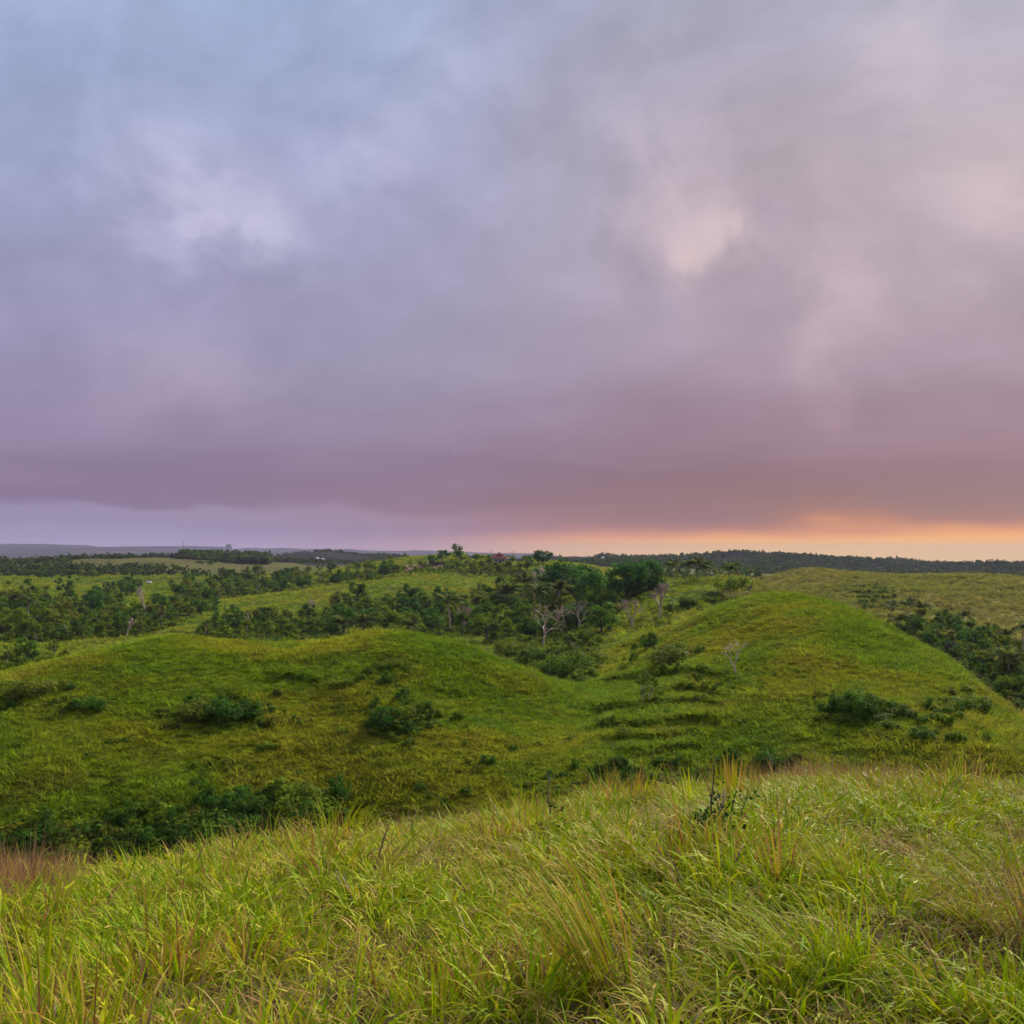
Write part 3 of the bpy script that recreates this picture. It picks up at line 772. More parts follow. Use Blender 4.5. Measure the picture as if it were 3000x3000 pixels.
def bare(H, spread, depth, seed, bark=M_PALE, fork=0.28, twig=0.05, stems=1, ratio=0.74, up=0.25):
    global rnd
    keep_, rnd = rnd, random.Random(seed)
    tb, bb = MB(), MB()
    def grow(p, d, L, r, k_, mbx):
        n = 3; pts = [p]; q = p; dd = d.copy()
        for i in range(n):
            dd = (dd + rdir() * 0.16 + Vector((0, 0, 0.03))).normalized(); q = q + dd * (L / n); pts.append(q)
        mbx.tube(pts, [r * (1 - 0.24 * i / n) for i in range(n + 1)], 5 if r > 0.06 else 3)
        if k_ == 0: return
        nb = rnd.choice((2, 2, 3)) if k_ > 1 else 3
        for i in range(nb):
            sd = dd.orthogonal().normalized(); sd = Matrix.Rotation(6.283 * (i + rnd.random() * 0.6) / nb, 3, dd) @ sd
            nd = (dd + sd * spread * rnd.uniform(0.7, 1.25) + Vector((0, 0, up))).normalized()
            grow(pts[-1] if i or k_ % 2 else pts[-2], nd, L * ratio * rnd.uniform(0.8, 1.15), max(twig, r * 0.66), k_ - 1, bb)
    for s_ in range(stems):
        ph = rnd.uniform(0, 6.28)
        d0 = Vector((math.cos(ph) * 0.28 * (stems > 1), math.sin(ph) * 0.28 * (stems > 1), 1)).normalized() + rdir() * 0.06
        grow(Vector((math.cos(ph) * 0.15 * (stems > 1), math.sin(ph) * 0.15 * (stems > 1), -0.3)), d0.normalized(), H * fork, 0.030 * H, depth, tb)
    rnd = keep_
    return [('trunk', tb.mesh('trunk', bark, True)), ('branches', bb.mesh('branches', bark, True))]

def palm(H, nf, fl, lean, mat=M_FROND, droop=1.5):
    tb, cb = MB(), MB()
    ph = rnd.uniform(0, 6.28); pts = []
    for i in range(8):
        f = i / 7; pts.append(Vector((math.cos(ph) * lean * f * f, math.sin(ph) * lean * f * f, -0.3 + (H + 0.3) * f)))
    tb.tube(pts, [0.19 - 0.07 * i / 7 for i in range(8)], 6)
    top = pts[-1]
    for i in range(nf):
        g = 6.283 * i / nf + rnd.uniform(-.25, .25); th = rnd.uniform(0.15, 1.35); h = Vector((math.cos(g), math.sin(g), 0)); sd = Vector((-h.y, h.x, 0))
        p = top.copy(); n = 9; L = fl * rnd.uniform(0.85, 1.1); prev = p; v = rnd.uniform(0.75, 1.3)
        col = (v, v, v) if rnd.random() > 0.12 else (v * 1.5, v * 1.2, v)
        rach = [p.copy()]
        for k_ in range(n):
            tt = th + droop * ((k_ + 1) / n) ** 1.5
            d = h * math.sin(tt) + Vector((0, 0, math.cos(tt))); q = p + d * (L / n)
            ll = 0.95 * math.sin(math.pi * min(1, (k_ + 1.6) / (n + 1.5))) * fl / 3.2
            for s_ in (-1, 1):
                for u in (0.25, 0.75):
                    b = p.lerp(q, u); tipp = b + sd * s_ * ll * 0.85 + d * ll * 0.45 + Vector((0, 0, -ll * 0.35)) + rdir() * 0.06
                    cb.add([b - d * 0.10 * fl / 3, b + d * 0.10 * fl / 3, tipp], [(0, 1, 2)], col)
            p = q; rach.append(p.copy())
        cb.tube(rach, [0.035] * len(rach), 3, col)
    return [('trunk', tb.mesh('trunk', M_GREYB, True)), ('crown', cb.mesh('crown', mat))]

def bush(r, h, ncl, nl, size, mat, stems=True):
    tb, cb = MB(), MB()
    for i in range(ncl):
        g = rnd.uniform(0, 6.283); q = math.sqrt(rnd.random()) * 0.85; z = h * (0.22 + 0.62 * rnd.random() * (1 - 0.6 * q * q))
        c = Vector((math.cos(g) * r * q, math.sin(g) * r * q, z))
        clump(cb, c, min(r, h) * rnd.uniform(0.26, 0.42), nl, size, 0.9)
        if i % 3 == 0: limb(tb, (math.cos(g) * 0.1 * r, math.sin(g) * 0.1 * r, -0.2), c, 0.035, 0.012, 2, 0.08, 4)
    return [('stem', tb.mesh('stem', M_BARK, True)), ('foliage', cb.mesh('foliage', mat))]

# forms
ROUND = [broadleaf(8, 3.0, 5.6, 2.0, 24, 46, 0.50, M_LEAF) for _ in range(5)]
DARKT = [broadleaf(8, 3.2, 6.4, 1.4, 26, 50, 0.50, M_LEAFD) for _ in range(4)]
SLIM = [broadleaf(8, 1.9, 4.6, 3.2, 14, 40, 0.46, M_LEAF, M_GREYB) for _ in range(4)]
CLUMPT = [broadleaf(6, 4.2, 3.8, 2.0, 30, 46, 0.46, M_LEAF, M_GREYB, stems=7) for _ in range(2)]
M_LEAFB = leaf_mat('deep_leaf', (0.042, 0.127, 0.019), (0.072, 0.172, 0.021), (0.069, 0.146, 0.023))
GIANT = [broadleaf(12, 6.2, 10.4, 1.2, 120, 46, 0.5, M_LEAFB, rcf=0.20) for _ in range(3)]
UMBR = [broadleaf(9, 3.6, 3.0, 5.6, 18, 44, 0.48, M_LEAFD) for _ in range(2)]
YELT = [broadleaf(6, 2.2, 2.4, 2.6, 14, 44, 0.42, M_LEAFY, M_GREYB) for _ in range(2)]
PALMS = [palm(6, 22, 4.4, 0.8), palm(7.2, 22, 4.6, 1.2), palm(3.6, 20, 4.2, 0.5), palm(9, 17, 3.0, 0.6)]
SCRT = [broadleaf(7, 2.4, 4.6, 1.6, 18, 40, 0.44, M_SCRUB, M_GREYB) for _ in range(3)]
BARES = [bare(7, 0.55, 6, 5), bare(7, 0.62, 6, 8, up=0.15), bare(7, 0.5, 6, 13, M_GREYB)]
BUSHES = [bush(1.5, 1.7, 20, 75, 0.15, M_SCRUB) for _ in range(3)] + [bush(1.3, 2.2, 22, 75, 0.15, M_LEAFD) for _ in range(3)]
LOWB = [bush(1.5, 1.2, 13, 40, 0.26, M_SCRUB) for _ in range(3)] + [bush(1.3, 1.5, 14, 40, 0.26, M_LEAF) for _ in range(3)]

def plant(name, form, loc, s, label, cat='tree', group=None, rz=None, sc=None):
    """a thing at its base with a copy of each of the form's parts"""
    e = empty(name, loc, rnd.uniform(0, 6.28) if rz is None else rz, sc or s)
    for nm, me in form: link(nm, me, e)
    return tag(e, label, cat, group)
def put(name, form, fh, px, py, hpx, label, cat='tree', group=None, dmin=60, rz=None, wide=1.0, dmax=9000):
    """plant a form of natural height fh whose foot shows at a photo pixel and which spans hpx photo pixels"""
    p = at_px(px, py, dmin, dmax)
    if p is None: print('MISS', name, px, py); return None
    d = math.hypot(p.x, p.y); s = pxm(hpx * (1.2 if name == 'bare_tree' else 1.0), d) / fh
    return plant(name, form, p, s, label, cat, group, rz, (s * wide, s * wide, s))

# --- bare and nearly bare trees, each one told apart
put('bare_tree', bare(7, 0.55, 5, 21, fork=0.26, stems=3), 7, 1362, 1850, 78, 'bare pale fan-shaped tree just behind the crest of the left hill', dmin=150)
put('bare_tree', bare(7, 0.75, 5, 33, fork=0.36, up=0.1), 6.4, 1590, 1897, 92, 'bare pinkish forked tree with a long low side branch above dark bushes', dmin=130)
put('bare_tree', bare(7, 0.9, 5, 37, fork=0.30, up=0.08), 5.5, 1641, 1858, 66, 'wide spreading bare pale tree beside the dense dark round tree', dmin=140)
put('bare_tree', bare(7, 0.9, 5, 44, M_GREYB, fork=0.30, up=0.08), 5.5, 1697, 1853, 74, 'greyish spreading bare tree touching the dense dark round tree', dmin=140)
put('bare_tree', bare(7, 0.50, 5, 51, fork=0.3), 7, 1616, 1748, 78, 'tall reddish bare tree in front of the great dark canopy', dmin=200)
put('bare_tree', bare(7, 0.55, 5, 58, fork=0.34), 7, 1563, 1766, 82, 'slim reddish bare tree rising above the coconut palms', dmin=200)
put('bare_tree', bare(5, 0.7, 6, 63, bark_mat('mauve_bark', (0.22, 0.16, 0.19), (0.34, 0.26, 0.29)), fork=0.2, stems=3), 4.2, 1662, 1775, 44, 'low wide mauve-tinged bare tree below the great dark canopy', dmin=190)
put('bare_tree', bare(7, 0.50, 7, 71, M_GREYB, fork=0.28, ratio=0.68, twig=0.034, up=0.14), 6.6, 1853, 1848, 98, 'bare brownish tree with a broom of fine twigs, nearer of the pair in the saddle', dmin=120)
put('bare_tree', bare(7, 0.50, 7, 75, M_GREYB, fork=0.28, ratio=0.68, twig=0.034, up=0.14), 6.6, 1930, 1815, 104, 'bare brownish twiggy tree, farther and higher of the pair in the saddle', dmin=150)
put('bare_tree', bare(5, 0.7, 4, 83, fork=0.38, twig=0.04, up=0.12), 4.6, 2157, 1980, 76, 'lone small bare pale tree on the flank of the right hill', dmin=70)
put('bare_tree', bare(5, 0.45, 5, 87, fork=0.3), 4.6, 370, 1872, 54, 'small pinkish bare tree at the edge of the left wood', dmin=160)
put('bare_tree', bare(7, 0.3, 4, 91, fork=0.5), 7, 428, 1822, 62, 'tall white-stemmed nearly bare tree at the right end of the left wood', dmin=160)
put('bare_tree', bare(7, 0.55, 5, 96, M_GREYB), 6.2, 722, 1862, 56, 'grey bare tree among dark shrubs behind the left hill crest', dmin=150)
put('bare_tree', bare(7, 0.6, 5, 99), 6.2, 910, 1800, 40, 'pale bare tree at the left foot of the meadow with round trees', dmin=150)
put('bare_tree', bare(5, 0.62, 6, 104, bark_mat('dun_bark', (0.13, 0.095, 0.075), (0.2, 0.15, 0.125)), fork=0.2, stems=3, twig=0.055), 4.4, 2785, 1925, 58, 'greyish brown leafless round bush-like tree at the right hill edge', dmin=150)
put('bare_tree', bare(5, 0.6, 4, 108), 3.6, 1676, 1908, 24, 'small broken bare tree poking out of the bushes below the saddle', dmin=115)
put('yellow_tree', YELT[0], 6, 2770, 1895, 58, 'bright yellow-green flat-crowned tree beyond the right hill edge', dmin=160, wide=1.4)
put('yellow_tree', YELT[1], 6, 2850, 1880, 36, 'smaller dull yellow tree in the wood right of the right hill', dmin=170, wide=1.2)

# --- coconut palms
PG = 'coconut palms in the valley'
for px, py, h, f, lab in ((1531, 1778, 70, 0, 'coconut palm left of the slim reddish bare tree'), (1585, 1815, 76, 1, 'coconut palm with a pale curved trunk in the valley centre'),
        (1632, 1800, 70, 0, 'coconut palm right of the pale-trunked palm in the valley centre'), (1320, 1855, 84, 1, 'coconut palm right of the bare fan-shaped tree'),
        (1478, 1795, 62, 2, 'short coconut palm at the left end of the valley palms'), (1060, 1868, 50, 2, 'low coconut palm in front of three round dark trees'), (1000, 1868, 46, 2, 'low coconut palm at the foot of the leftmost round dark tree'),
        (83, 1876, 96, 3, 'tall ragged palm with a bare pale trunk before the left wood'), (2664, 1822, 44, 0, 'left of two coconut palms standing close together on the right field'),
        (2697, 1834, 48, 0, 'right of two coconut palms standing close together on the right field'), (2612, 1808, 30, 2, 'small coconut palm just left of the pair on the right field'),
        (2818, 1838, 34, 2, 'coconut palm sticking out above the right wood'), (2998, 1958, 96, 3, 'very tall thin palm at the right edge of the photo'), (2955, 1990, 60, 2, 'dark palm with drooping fronds low in the right wood'),
        (2945, 1895, 36, 2, 'small palm at the top of the right wood'), (2630, 1862, 40, 2, 'dark palm peeping over the right hill flank'), (2132, 1735, 62, 1, 'palm rising from the clump of trees on the saddle knoll'),
        (1972, 1706, 46, 0, 'leftmost palm of the row behind the saddle knoll'), (2006, 1704, 44, 1, 'second palm from the left behind the saddle knoll'), (2042, 1703, 48, 0, 'third palm from the left behind the saddle knoll'), (2070, 1702, 42, 2, 'rightmost palm of the row behind the saddle knoll'),
        (1200, 1868, 40, 2, 'short palm behind the highest point of the left hill'), (640, 1735, 34, 0, 'palm in the middle of the far hedge on the left')):
    put('palm_tree', PALMS[f], (6, 7.2, 3.6, 9)[f] + 1.6, px, py, h * 1.3, lab, 'palm', PG, dmin=130)

# --- broadleaf trees told apart
put('tree', GIANT[0], 11.6, 1668, 1772, 130, 'great dark-canopied tree, biggest in the valley, behind the reddish bare tree', dmin=210, wide=1.25)
put('tree', GIANT[1], 11.6, 1585, 1728, 72, 'dark tree at the left shoulder of the great canopy', dmin=220)
put('tree', GIANT[2], 11.6, 1735, 1765, 90, 'dark tree at the right shoulder of the great canopy', dmin=210)
put('tree', GIANT[1], 11.6, 1838, 1760, 122, 'dense dark tree in the middle of the grove left of the saddle knoll', dmin=225)
put('tree', GIANT[2], 11.6, 1900, 1735, 95, 'dense dark tree at the right end of the grove left of the saddle knoll', dmin=230)
put('tree', DARKT[0], 7.8, 1790, 1795, 66, 'low dark tree at the foot of the grove left of the saddle knoll', dmin=215)
put('tree', DARKT[1], 7.8, 1765, 1862, 96, 'dense dark round tree at the left foot of the saddle', dmin=140, wide=1.15)
put('tree', DARKT[2], 7.8, 1725, 1815, 84, 'dark leafy tree behind the dense dark round tree', dmin=165)
put('tree', CLUMPT[0], 5.8, 2140, 1752, 62, 'wide clump of slim-stemmed dark trees on the saddle knoll', dmin=200, wide=1.1)
put('tree', SLIM[0], 8, 2198, 1740, 34, 'small dark tree at the right end of the knoll clump', dmin=200)
for i, (px, py, h, lab) in enumerate(((1005, 1862, 92, 'leftmost of three dark round trees behind the left hill crest'), (1068, 1862, 92, 'middle of three dark round trees behind the left hill crest'), (1132, 1860, 94, 'rightmost of three dark round trees behind the left hill crest'))):
    put('tree', (DARKT + ROUND)[(i * 2 + 1) % 6], 7.8, px, py, h, lab, dmin=150, wide=1.05)
put('tree', DARKT[3], 7.8, 1295, 1772, 62, 'lone dark round tree standing at the lower edge of the bright meadow', dmin=180)
put('tree', ROUND[0], 7.8, 1222, 1775, 58, 'ragged green tree left of the lone dark round tree', dmin=180)
put('tree', ROUND[1], 7.8, 1180, 1790, 52, 'green tree two left of the lone dark round tree', dmin=180)
put('tree', ROUND[2], 7.8, 1250, 1805, 62, 'dark green tree below the lone dark round tree', dmin=160)
put('tree', DARKT[0], 7.8, 1540, 1868, 74, 'dark round-topped tree left of the bare pinkish forked tree', dmin=140)
put('tree', ROUND[3], 7.8, 1425, 1880, 96, 'broad leafy green tree in the middle of the valley', dmin=140, wide=1.2)
put('tree', ROUND[4], 7.8, 1480, 1880, 70, 'leafy green tree right of the broad leafy one in mid valley', dmin=140)
put('tree', DARKT[1], 7.8, 76, 1958, 82, 'dark round tree low at the left edge behind the hill shoulder', dmin=130)
put('tree', SLIM[1], 8, 158, 1938, 64, 'slim pale-stemmed tree right of the dark round tree at the left edge', dmin=130)
put('tree', SLIM[2], 8, 20, 1965, 70, 'slim leafy tree at the very left edge behind the hill shoulder', dmin=130)
put('tree', ROUND[1], 7.8, 1545, 1676, 52, 'olive bushy tree below the far houses', dmin=320)
put('tree', DARKT[0], 7.8, 1337, 1642, 48, 'dark tall-crowned tree against the sky on the house ridge', dmin=420, wide=1.0)
put('tree', DARKT[2], 7.8, 1296, 1645, 38, 'dark dome-shaped tree left of the tall-crowned one on the house ridge', dmin=420, wide=1.2)
put('tree', DARKT[3], 7.8, 1268, 1654, 34, 'small dark tree, left foot of the dome-shaped tree on the ridge', dmin=420)
put('tree', GIANT[0], 11.6, 1588, 1652, 42, 'dark dome-shaped tree right of the red-roofed house', dmin=420, wide=1.3)
put('tree', UMBR[1], 8.8, 1612, 1650, 30, 'dark ragged tree at the right end of the house ridge', dmin=420)
put('tree', ROUND[2], 7.8, 670, 1620, 26, 'tree sticking up from the top of the far wooded mound', dmin=600)

# --- trees of the woods: alike, grouped
def inside(px, py, poly):
    r_ = False; n = len(poly)
    for i in range(n):
        (x0, y0), (x1, y1) = poly[i], poly[(i + 1) % n]
        if (y0 > py) != (y1 > py) and px < (x1 - x0) * (py - y0) / (y1 - y0) + x0: r_ = not r_
    return r_
def poly_points(poly, n, mind=0.0):
    xs, ys = [p[0] for p in poly], [p[1] for p in poly]; out = []; k_ = 0
    while len(out) < n and k_ < n * 80:
        k_ += 1
        p = (rnd.uniform(min(xs), max(xs)), rnd.uniform(min(ys), max(ys)))
        if inside(p[0], p[1], poly) and all((p[0] - q[0]) ** 2 + (2 * (p[1] - q[1])) ** 2 > mind * mind for q in out): out.append(p)
    return out
ORD = 'first second third fourth fifth sixth seventh eighth ninth tenth eleventh twelfth thirteenth fourteenth'.split()
def ranked(pts, per=8):
    """rows from the front, counted from the left"""
    pts = sorted(pts, key=lambda p: -p[1]); out = []
    nr = max(1, round(len(pts) / per)); per = math.ceil(len(pts) / nr)
    for r_ in range(nr):
        row = sorted(pts[r_ * per:(r_ + 1) * per])
        for i, p in enumerate(row):
            w = '%s from left' % ORD[i]
            if nr > 1: w += ' in %s row' % ('front' if r_ == 0 else 'back' if r_ == nr - 1 else ORD[r_])
            out.append((p[0], p[1], w))
    return out
def LOOK(f):
    return 'slim pale-stemmed' if any(f is q for q in SLIM) else 'dense dark' if any(f is q for q in DARKT) else 'leafy green'
WOODS = [
 ('tree in the left wood', 'trees of the left wood', [(-20, 1775), (200, 1768), (340, 1775), (470, 1810), (520, 1835), (430, 1862), (300, 1872), (150, 1882), (-20, 1885)], 44, 24, (52, 82), ROUND + SLIM + DARKT[:2], 160),
 ('tree between the left meadows', 'trees between the left meadows', [(390, 1800), (560, 1775), (625, 1778), (640, 1795), (520, 1832), (400, 1840)], 14, 22, (34, 56), ROUND + DARKT, 160),
 ('tree behind the left hill crest', 'trees behind the left hill crest', [(560, 1868), (650, 1842), (760, 1830), (980, 1815), (980, 1872), (760, 1880)], 30, 22, (38, 64), ROUND + SLIM + DARKT, 150),
 ('tree in the long far hedge', 'trees of the long far hedge', [(500, 1722), (640, 1704), (800, 1690), (1000, 1680), (1160, 1672), (1170, 1694), (960, 1722), (800, 1738), (640, 1756), (520, 1765)], 46, 22, (28, 46), ROUND + SLIM + DARKT, 260),
 ('tree in the small far-left copse', 'trees of the copse below the mound', [(270, 1735), (330, 1722), (410, 1726), (400, 1745), (300, 1752)], 9, 20, (26, 40), DARKT, 260),
 ('tree in the central valley', 'trees of the central valley', [(980, 1762), (1150, 1768), (1300, 1790), (1500, 1765), (1560, 1790), (1680, 1830), (1650, 1870), (1500, 1872), (1380, 1862), (1230, 1862), (980, 1800)], 48, 27, (44, 72), ROUND + DARKT + SLIM, 150),
 ('tree in the right wood', 'trees of the right wood', [(2590, 1850), (2700, 1835), (2800, 1838), (2920, 1870), (3020, 1930), (3020, 2090), (2930, 2040), (2820, 1960), (2700, 1885)], 42, 27, (34, 60), ROUND + DARKT + SLIM[:2], 150),
 ('tree on the far wooded mound', 'trees of the far mound', [(565, 1640), (640, 1628), (700, 1630), (740, 1650), (700, 1660), (600, 1660)], 16, 14, (18, 26), DARKT + ROUND[:2], 600),
 ('small tree below the far houses', 'trees below the houses', [(1140, 1665), (1260, 1652), (1400, 1650), (1540, 1660), (1560, 1690), (1440, 1690), (1330, 1675), (1180, 1690)], 17, 26, (20, 34), ROUND + SLIM, 330),
 ('tree behind the saddle knoll', 'trees behind the knoll', [(1880, 1690), (2000, 1680), (2230, 1682), (2240, 1700), (2080, 1706), (1900, 1705)], 20, 18, (24, 38), DARKT + SLIM, 285),
 ('small tree on the far left slopes', 'scattered far trees on the left', [(-10, 1665), (420, 1640), (560, 1672), (480, 1700), (200, 1718), (-10, 1720)], 24, 24, (14, 24), ROUND + DARKT, 400),
 ('low tree on the house ridge skyline', 'trees of the house ridge', [(1345, 1640), (1450, 1640), (1585, 1646), (1585, 1652), (1345, 1648)], 9, 18, (14, 26), DARKT + ROUND, 420),
 ('low tree on the skyline right of the houses', 'trees of the skyline right of the houses', [(1620, 1644), (1800, 1650), (1800, 1660), (1620, 1656)], 9, 14, (10, 20), DARKT, 420),
]
for lab, grp, poly, n, md, (h0, h1), forms, dm_ in WOODS:
    for px, py, where in ranked(poly_points(poly, n, md)):
        f = rnd.choice(forms)
        put('tree', f, 7.8, px, py, rnd.uniform(h0, h1), '%s %s, %s' % (LOOK(f), lab, where), 'tree', grp, dmin=dm_, wide=rnd.uniform(0.85, 1.2))

# --- bushes on the near hills, each told by where it stands
BL = [(640, 2110, 70, 4, 1.7, 'dark wide bush high on the left hill below a bright grass shelf'), (720, 2105, 60, 3, 1.6, 'dark bush right beside the wide one below the bright grass shelf'), (580, 2105, 54, 1, 1.5, 'dark bush left beside the wide one below the bright grass shelf'),
      (1130, 2140, 74, 3, 1.3, 'left part of the paired dark bushes on the middle of the left hill'), (1235, 2105, 64, 4, 1.0, 'upright dark bush, right one of the pair on the middle of the left hill'), (1160, 2120, 56, 1, 1.3, 'olive bush between the paired dark bushes on the left hill'),
      (90, 2040, 52, 1, 1.6, 'dark bush high at the far left of the left hill'), (250, 2085, 50, 4, 1.6, 'low dark bush right of the far left one on the left hill'), (1150, 1955, 26, 1, 2.4, 'low dark scrub patch under the top of the left hill'), (1000, 2015, 26, 2, 2.0, 'low scrub under the small shelf on the left hill'),
      (1430, 2245, 44, 4, 0.9, 'small dark bush low on the left hill, right of centre'), (1232, 2320, 34, 3, 1.0, 'small dark bush near the bottom of the left hill, centre'), (570, 2310, 36, 4, 0.9, 'small round dark bush low on the left hill, left of centre'),
      (1810, 2260, 56, 3, 1.2, 'dark bush at the valley bottom below the terraces'), (1830, 2165, 44, 1, 1.0, 'bush on the lowest terrace of the saddle'), (2500, 2108, 100, 4, 1.1, 'big dark bush on the middle of the right hill'), (2440, 2095, 60, 3, 1.2, 'dark bush at the left foot of the big bush on the right hill'), (2560, 2105, 70, 5, 1.0, 'dark bush at the right of the big bush on the right hill'),
      (2530, 2120, 40, 0, 2.0, 'low scrub in front of the big bush on the right hill'), (2840, 2085, 48, 1, 1.4, 'brownish bush on the right flank of the right hill'), (1900, 1905, 60, 5, 0.9, 'upright dark bush at the foot of the saddle, below the bare pair'), (1960, 1945, 54, 1, 1.7, 'wide olive bush right below the upright dark one in the saddle'),
      (1980, 1920, 40, 0, 1.3, 'low bush above the wide olive one in the saddle'), (2270, 2262, 70, 4, 1.2, 'dark bush at the foot of the right hill, just over the grass brow'), (2140, 2245, 62, 5, 1.0, 'dark bush behind the tall golden shoots on the brow'),
      (1690, 1985, 80, 1, 1.2, 'large leafy bush under the bare pinkish forked tree'), (1620, 1985, 66, 3, 1.3, 'dark leafy bush left of the large one below the saddle'), (1560, 1945, 56, 4, 1.3, 'dark bush at the upper right shoulder of the left hill'), (1500, 1915, 46, 1, 1.4, 'green bush on the right shoulder of the left hill behind its edge'), (1730, 1960, 60, 0, 1.2, 'brown-green bush at the right end of the saddle thicket'),
      (1960, 1790, 26, 3, 1.2, 'small bush between the bare pair and the terraces'), (2015, 1770, 30, 1, 1.3, 'small green bush on the upper terraces')]
for px, py, h, k_, wd_, lab in BL:
    f = BUSHES[k_]; fh = 1.7 if k_ < 3 else 2.2
    put('bush', f, fh, px, py, h, lab, 'bush', dmin=58 if py > 2000 or px > 1750 and py > 1930 else 100, wide=wd_)
# small twiggy tree on the terraces
put('tree', broadleaf(4, 1.9, 2.8, 1.0, 14, 40, 0.26, M_SCRUB, M_PALE, stems=4), 4, 1893, 2062, 92, 'small round olive tree with pale forked stems on the saddle terraces', dmin=60)
# bushes filling the bottom of the valley on the left, over the grass brow
for px, py, where in ranked(poly_points([(-30, 2480), (250, 2475), (480, 2450), (640, 2420), (800, 2390), (920, 2390), (900, 2460), (640, 2500), (300, 2560), (-30, 2560)], 40, 34)):
    k_ = rnd.choice((1, 3, 4, 5, 3, 4))
    put('bush', BUSHES[k_], 1.7 if k_ < 3 else 2.2, px, py, rnd.choice((36, 55, 75, 95)) * (0.8 if px < 350 else 1.1), 'dark bush in the ravine below the left hill, ' + where, 'bush', 'bushes in the ravine', dmin=52, wide=rnd.uniform(0.9, 1.3))

# ------------------------------------------------------------------ undergrowth and far woodland (masses nobody could count)
UG = []
def thicket(poly, n, dm_, s0, s1):
    for px, py in poly_points(poly, n):
        p = at_px(px, py, dm_)
        if p: UG.append((p, rnd.uniform(s0, s1)))
for lab, grp, poly, n, md, hh, forms, dm_ in WOODS:
    if dm_ < 400: thicket(poly, n * 14, dm_, 0.45, 1.05)
thicket([(1400, 1880), (1500, 1870), (1700, 1860), (1760, 1880), (1740, 1990), (1700, 2010), (1560, 1960)], 320, 118, 0.5, 1.0)
thicket([(520, 1866), (1000, 1845), (1000, 1878), (700, 1885)], 220, 150, 0.5, 1.0)
thicket([(1500, 1700), (1920, 1700), (1960, 1740), (1800, 1800), (1560, 1800)], 300, 215, 0.6, 1.2)
thicket([(1390, 1760), (1560, 1720), (1800, 1750), (1790, 1850), (1720, 1880), (1480, 1890), (1380, 1850)], 420, 140, 0.6, 1.2)
thicket([(980, 1760), (1200, 1760), (1400, 1750), (1420, 1860), (1200, 1868), (980, 1868)], 320, 150, 0.5, 1.0)
thicket([(1800, 1830), (1960, 1790), (1970, 1830), (1840, 1860)], 70, 120, 0.3, 0.6)
thicket([(2950, 1950), (3300, 2050), (3300, 2250), (3000, 2090)], 150, 110, 0.5, 1.0)
thicket([(-20, 1940), (180, 1925), (200, 1960), (-20, 2000)], 80, 125, 0.5, 1.0)
thicket([(1150, 1770), (1530, 1740), (1560, 1790), (1300, 1800)], 170, 200, 0.5, 1.0)
thicket([(2560, 1830), (2700, 1870), (2850, 1965), (3010, 2090), (3010, 1900), (2760, 1830)], 240, 135, 0.5, 1.0)
# scrub dotted over the near hills and along the terrace risers
HS = []
def dots(poly, n, dm_, s0, s1):
    for px, py in poly_points(poly, n):
        p = at_px(px, py, dm_)
        if p: HS.append((p, rnd.uniform(s0, s1)))
dots([(0, 2300), (500, 2250), (1500, 2150), (1900, 2150), (1900, 2330), (900, 2400), (0, 2470)], 130, 55, 0.15, 0.4)
dots([(0, 2020), (480, 1960), (1150, 1940), (1500, 2030), (1700, 2150), (900, 2200), (0, 2250)], 90, 55, 0.12, 0.36)
dots([(1900, 2000), (2350, 1850), (2800, 2050), (2900, 2180), (1900, 2200)], 70, 55, 0.12, 0.34)
for yy, x0, x1 in ((2015, 1980, 2120), (2052, 1880, 2150), (2085, 1700, 1900), (2092, 1800, 2130), (2125, 1720, 2110), (2185, 1780, 2060), (1945, 1960, 2140), (1765, 1980, 2120), (1785, 1960, 2080)):
    for _ in range(int((x1 - x0) / 7)):
        f = rnd.random(); px = x0 + (x1 - x0) * f; p = at_px(px, yy + 8 * math.sin(px / 60) + rnd.uniform(-4, 4), 55)
        if p: HS.append((p, rnd.uniform(0.16, 0.36) * math.hypot(p.x, p.y) / 105))
for cx, cy_, rx, ry, n in ((650, 2110, 150, 45, 40), (1170, 2115, 110, 50, 36), (2520, 2110, 150, 50, 44), (150, 2060, 160, 40, 30), (2800, 2090, 120, 50, 22), (1950, 1950, 110, 50, 30), (1080, 1990, 160, 30, 20)):
    for _ in range(n * 2):
        p = at_px(rnd.gauss(cx, rx / 1.8), rnd.gauss(cy_, ry / 1.8), 55)
        if p: HS.append((p, rnd.choice((0.15, 0.22, 0.3, 0.42, 0.6))))
for yy in range(1718, 1784, 8):
    dots([(2490 + (yy - 1718) * 0.5, yy), (2622, yy), (2622, yy + 2.5), (2490 + (yy - 1718) * 0.5, yy + 2.5)], 34, 250, 0.35, 0.7)
dots([(-40, 2450), (300, 2415), (560, 2385), (820, 2340), (1000, 2340), (1000, 2440), (640, 2500), (-40, 2580)], 230, 52, 0.35, 0.95)
dots([(1740, 2250), (1900, 2240), (2330, 2230), (2400, 2300), (1740, 2330)], 70, 52, 0.25, 0.7)
def scatter_list(name, lst, forms, lab, cat):
    meshes = [next(me for nm, me in f if nm in ('foliage', 'crown')) for f in forms]
    n = len(lst); r_ = rng.uniform(0.8, 1.25, (n, 1))
    scatter(name, meshes, np.array([p for p, s_ in lst]), np.stack([np.zeros(n), np.zeros(n), rng.uniform(0, 6.28, n)], -1), np.array([[s_, s_, s_] for p, s_ in lst]) * np.hstack([r_, r_, 1 / r_]), rng.integers(0, len(meshes), n), lab, cat)
WD = []
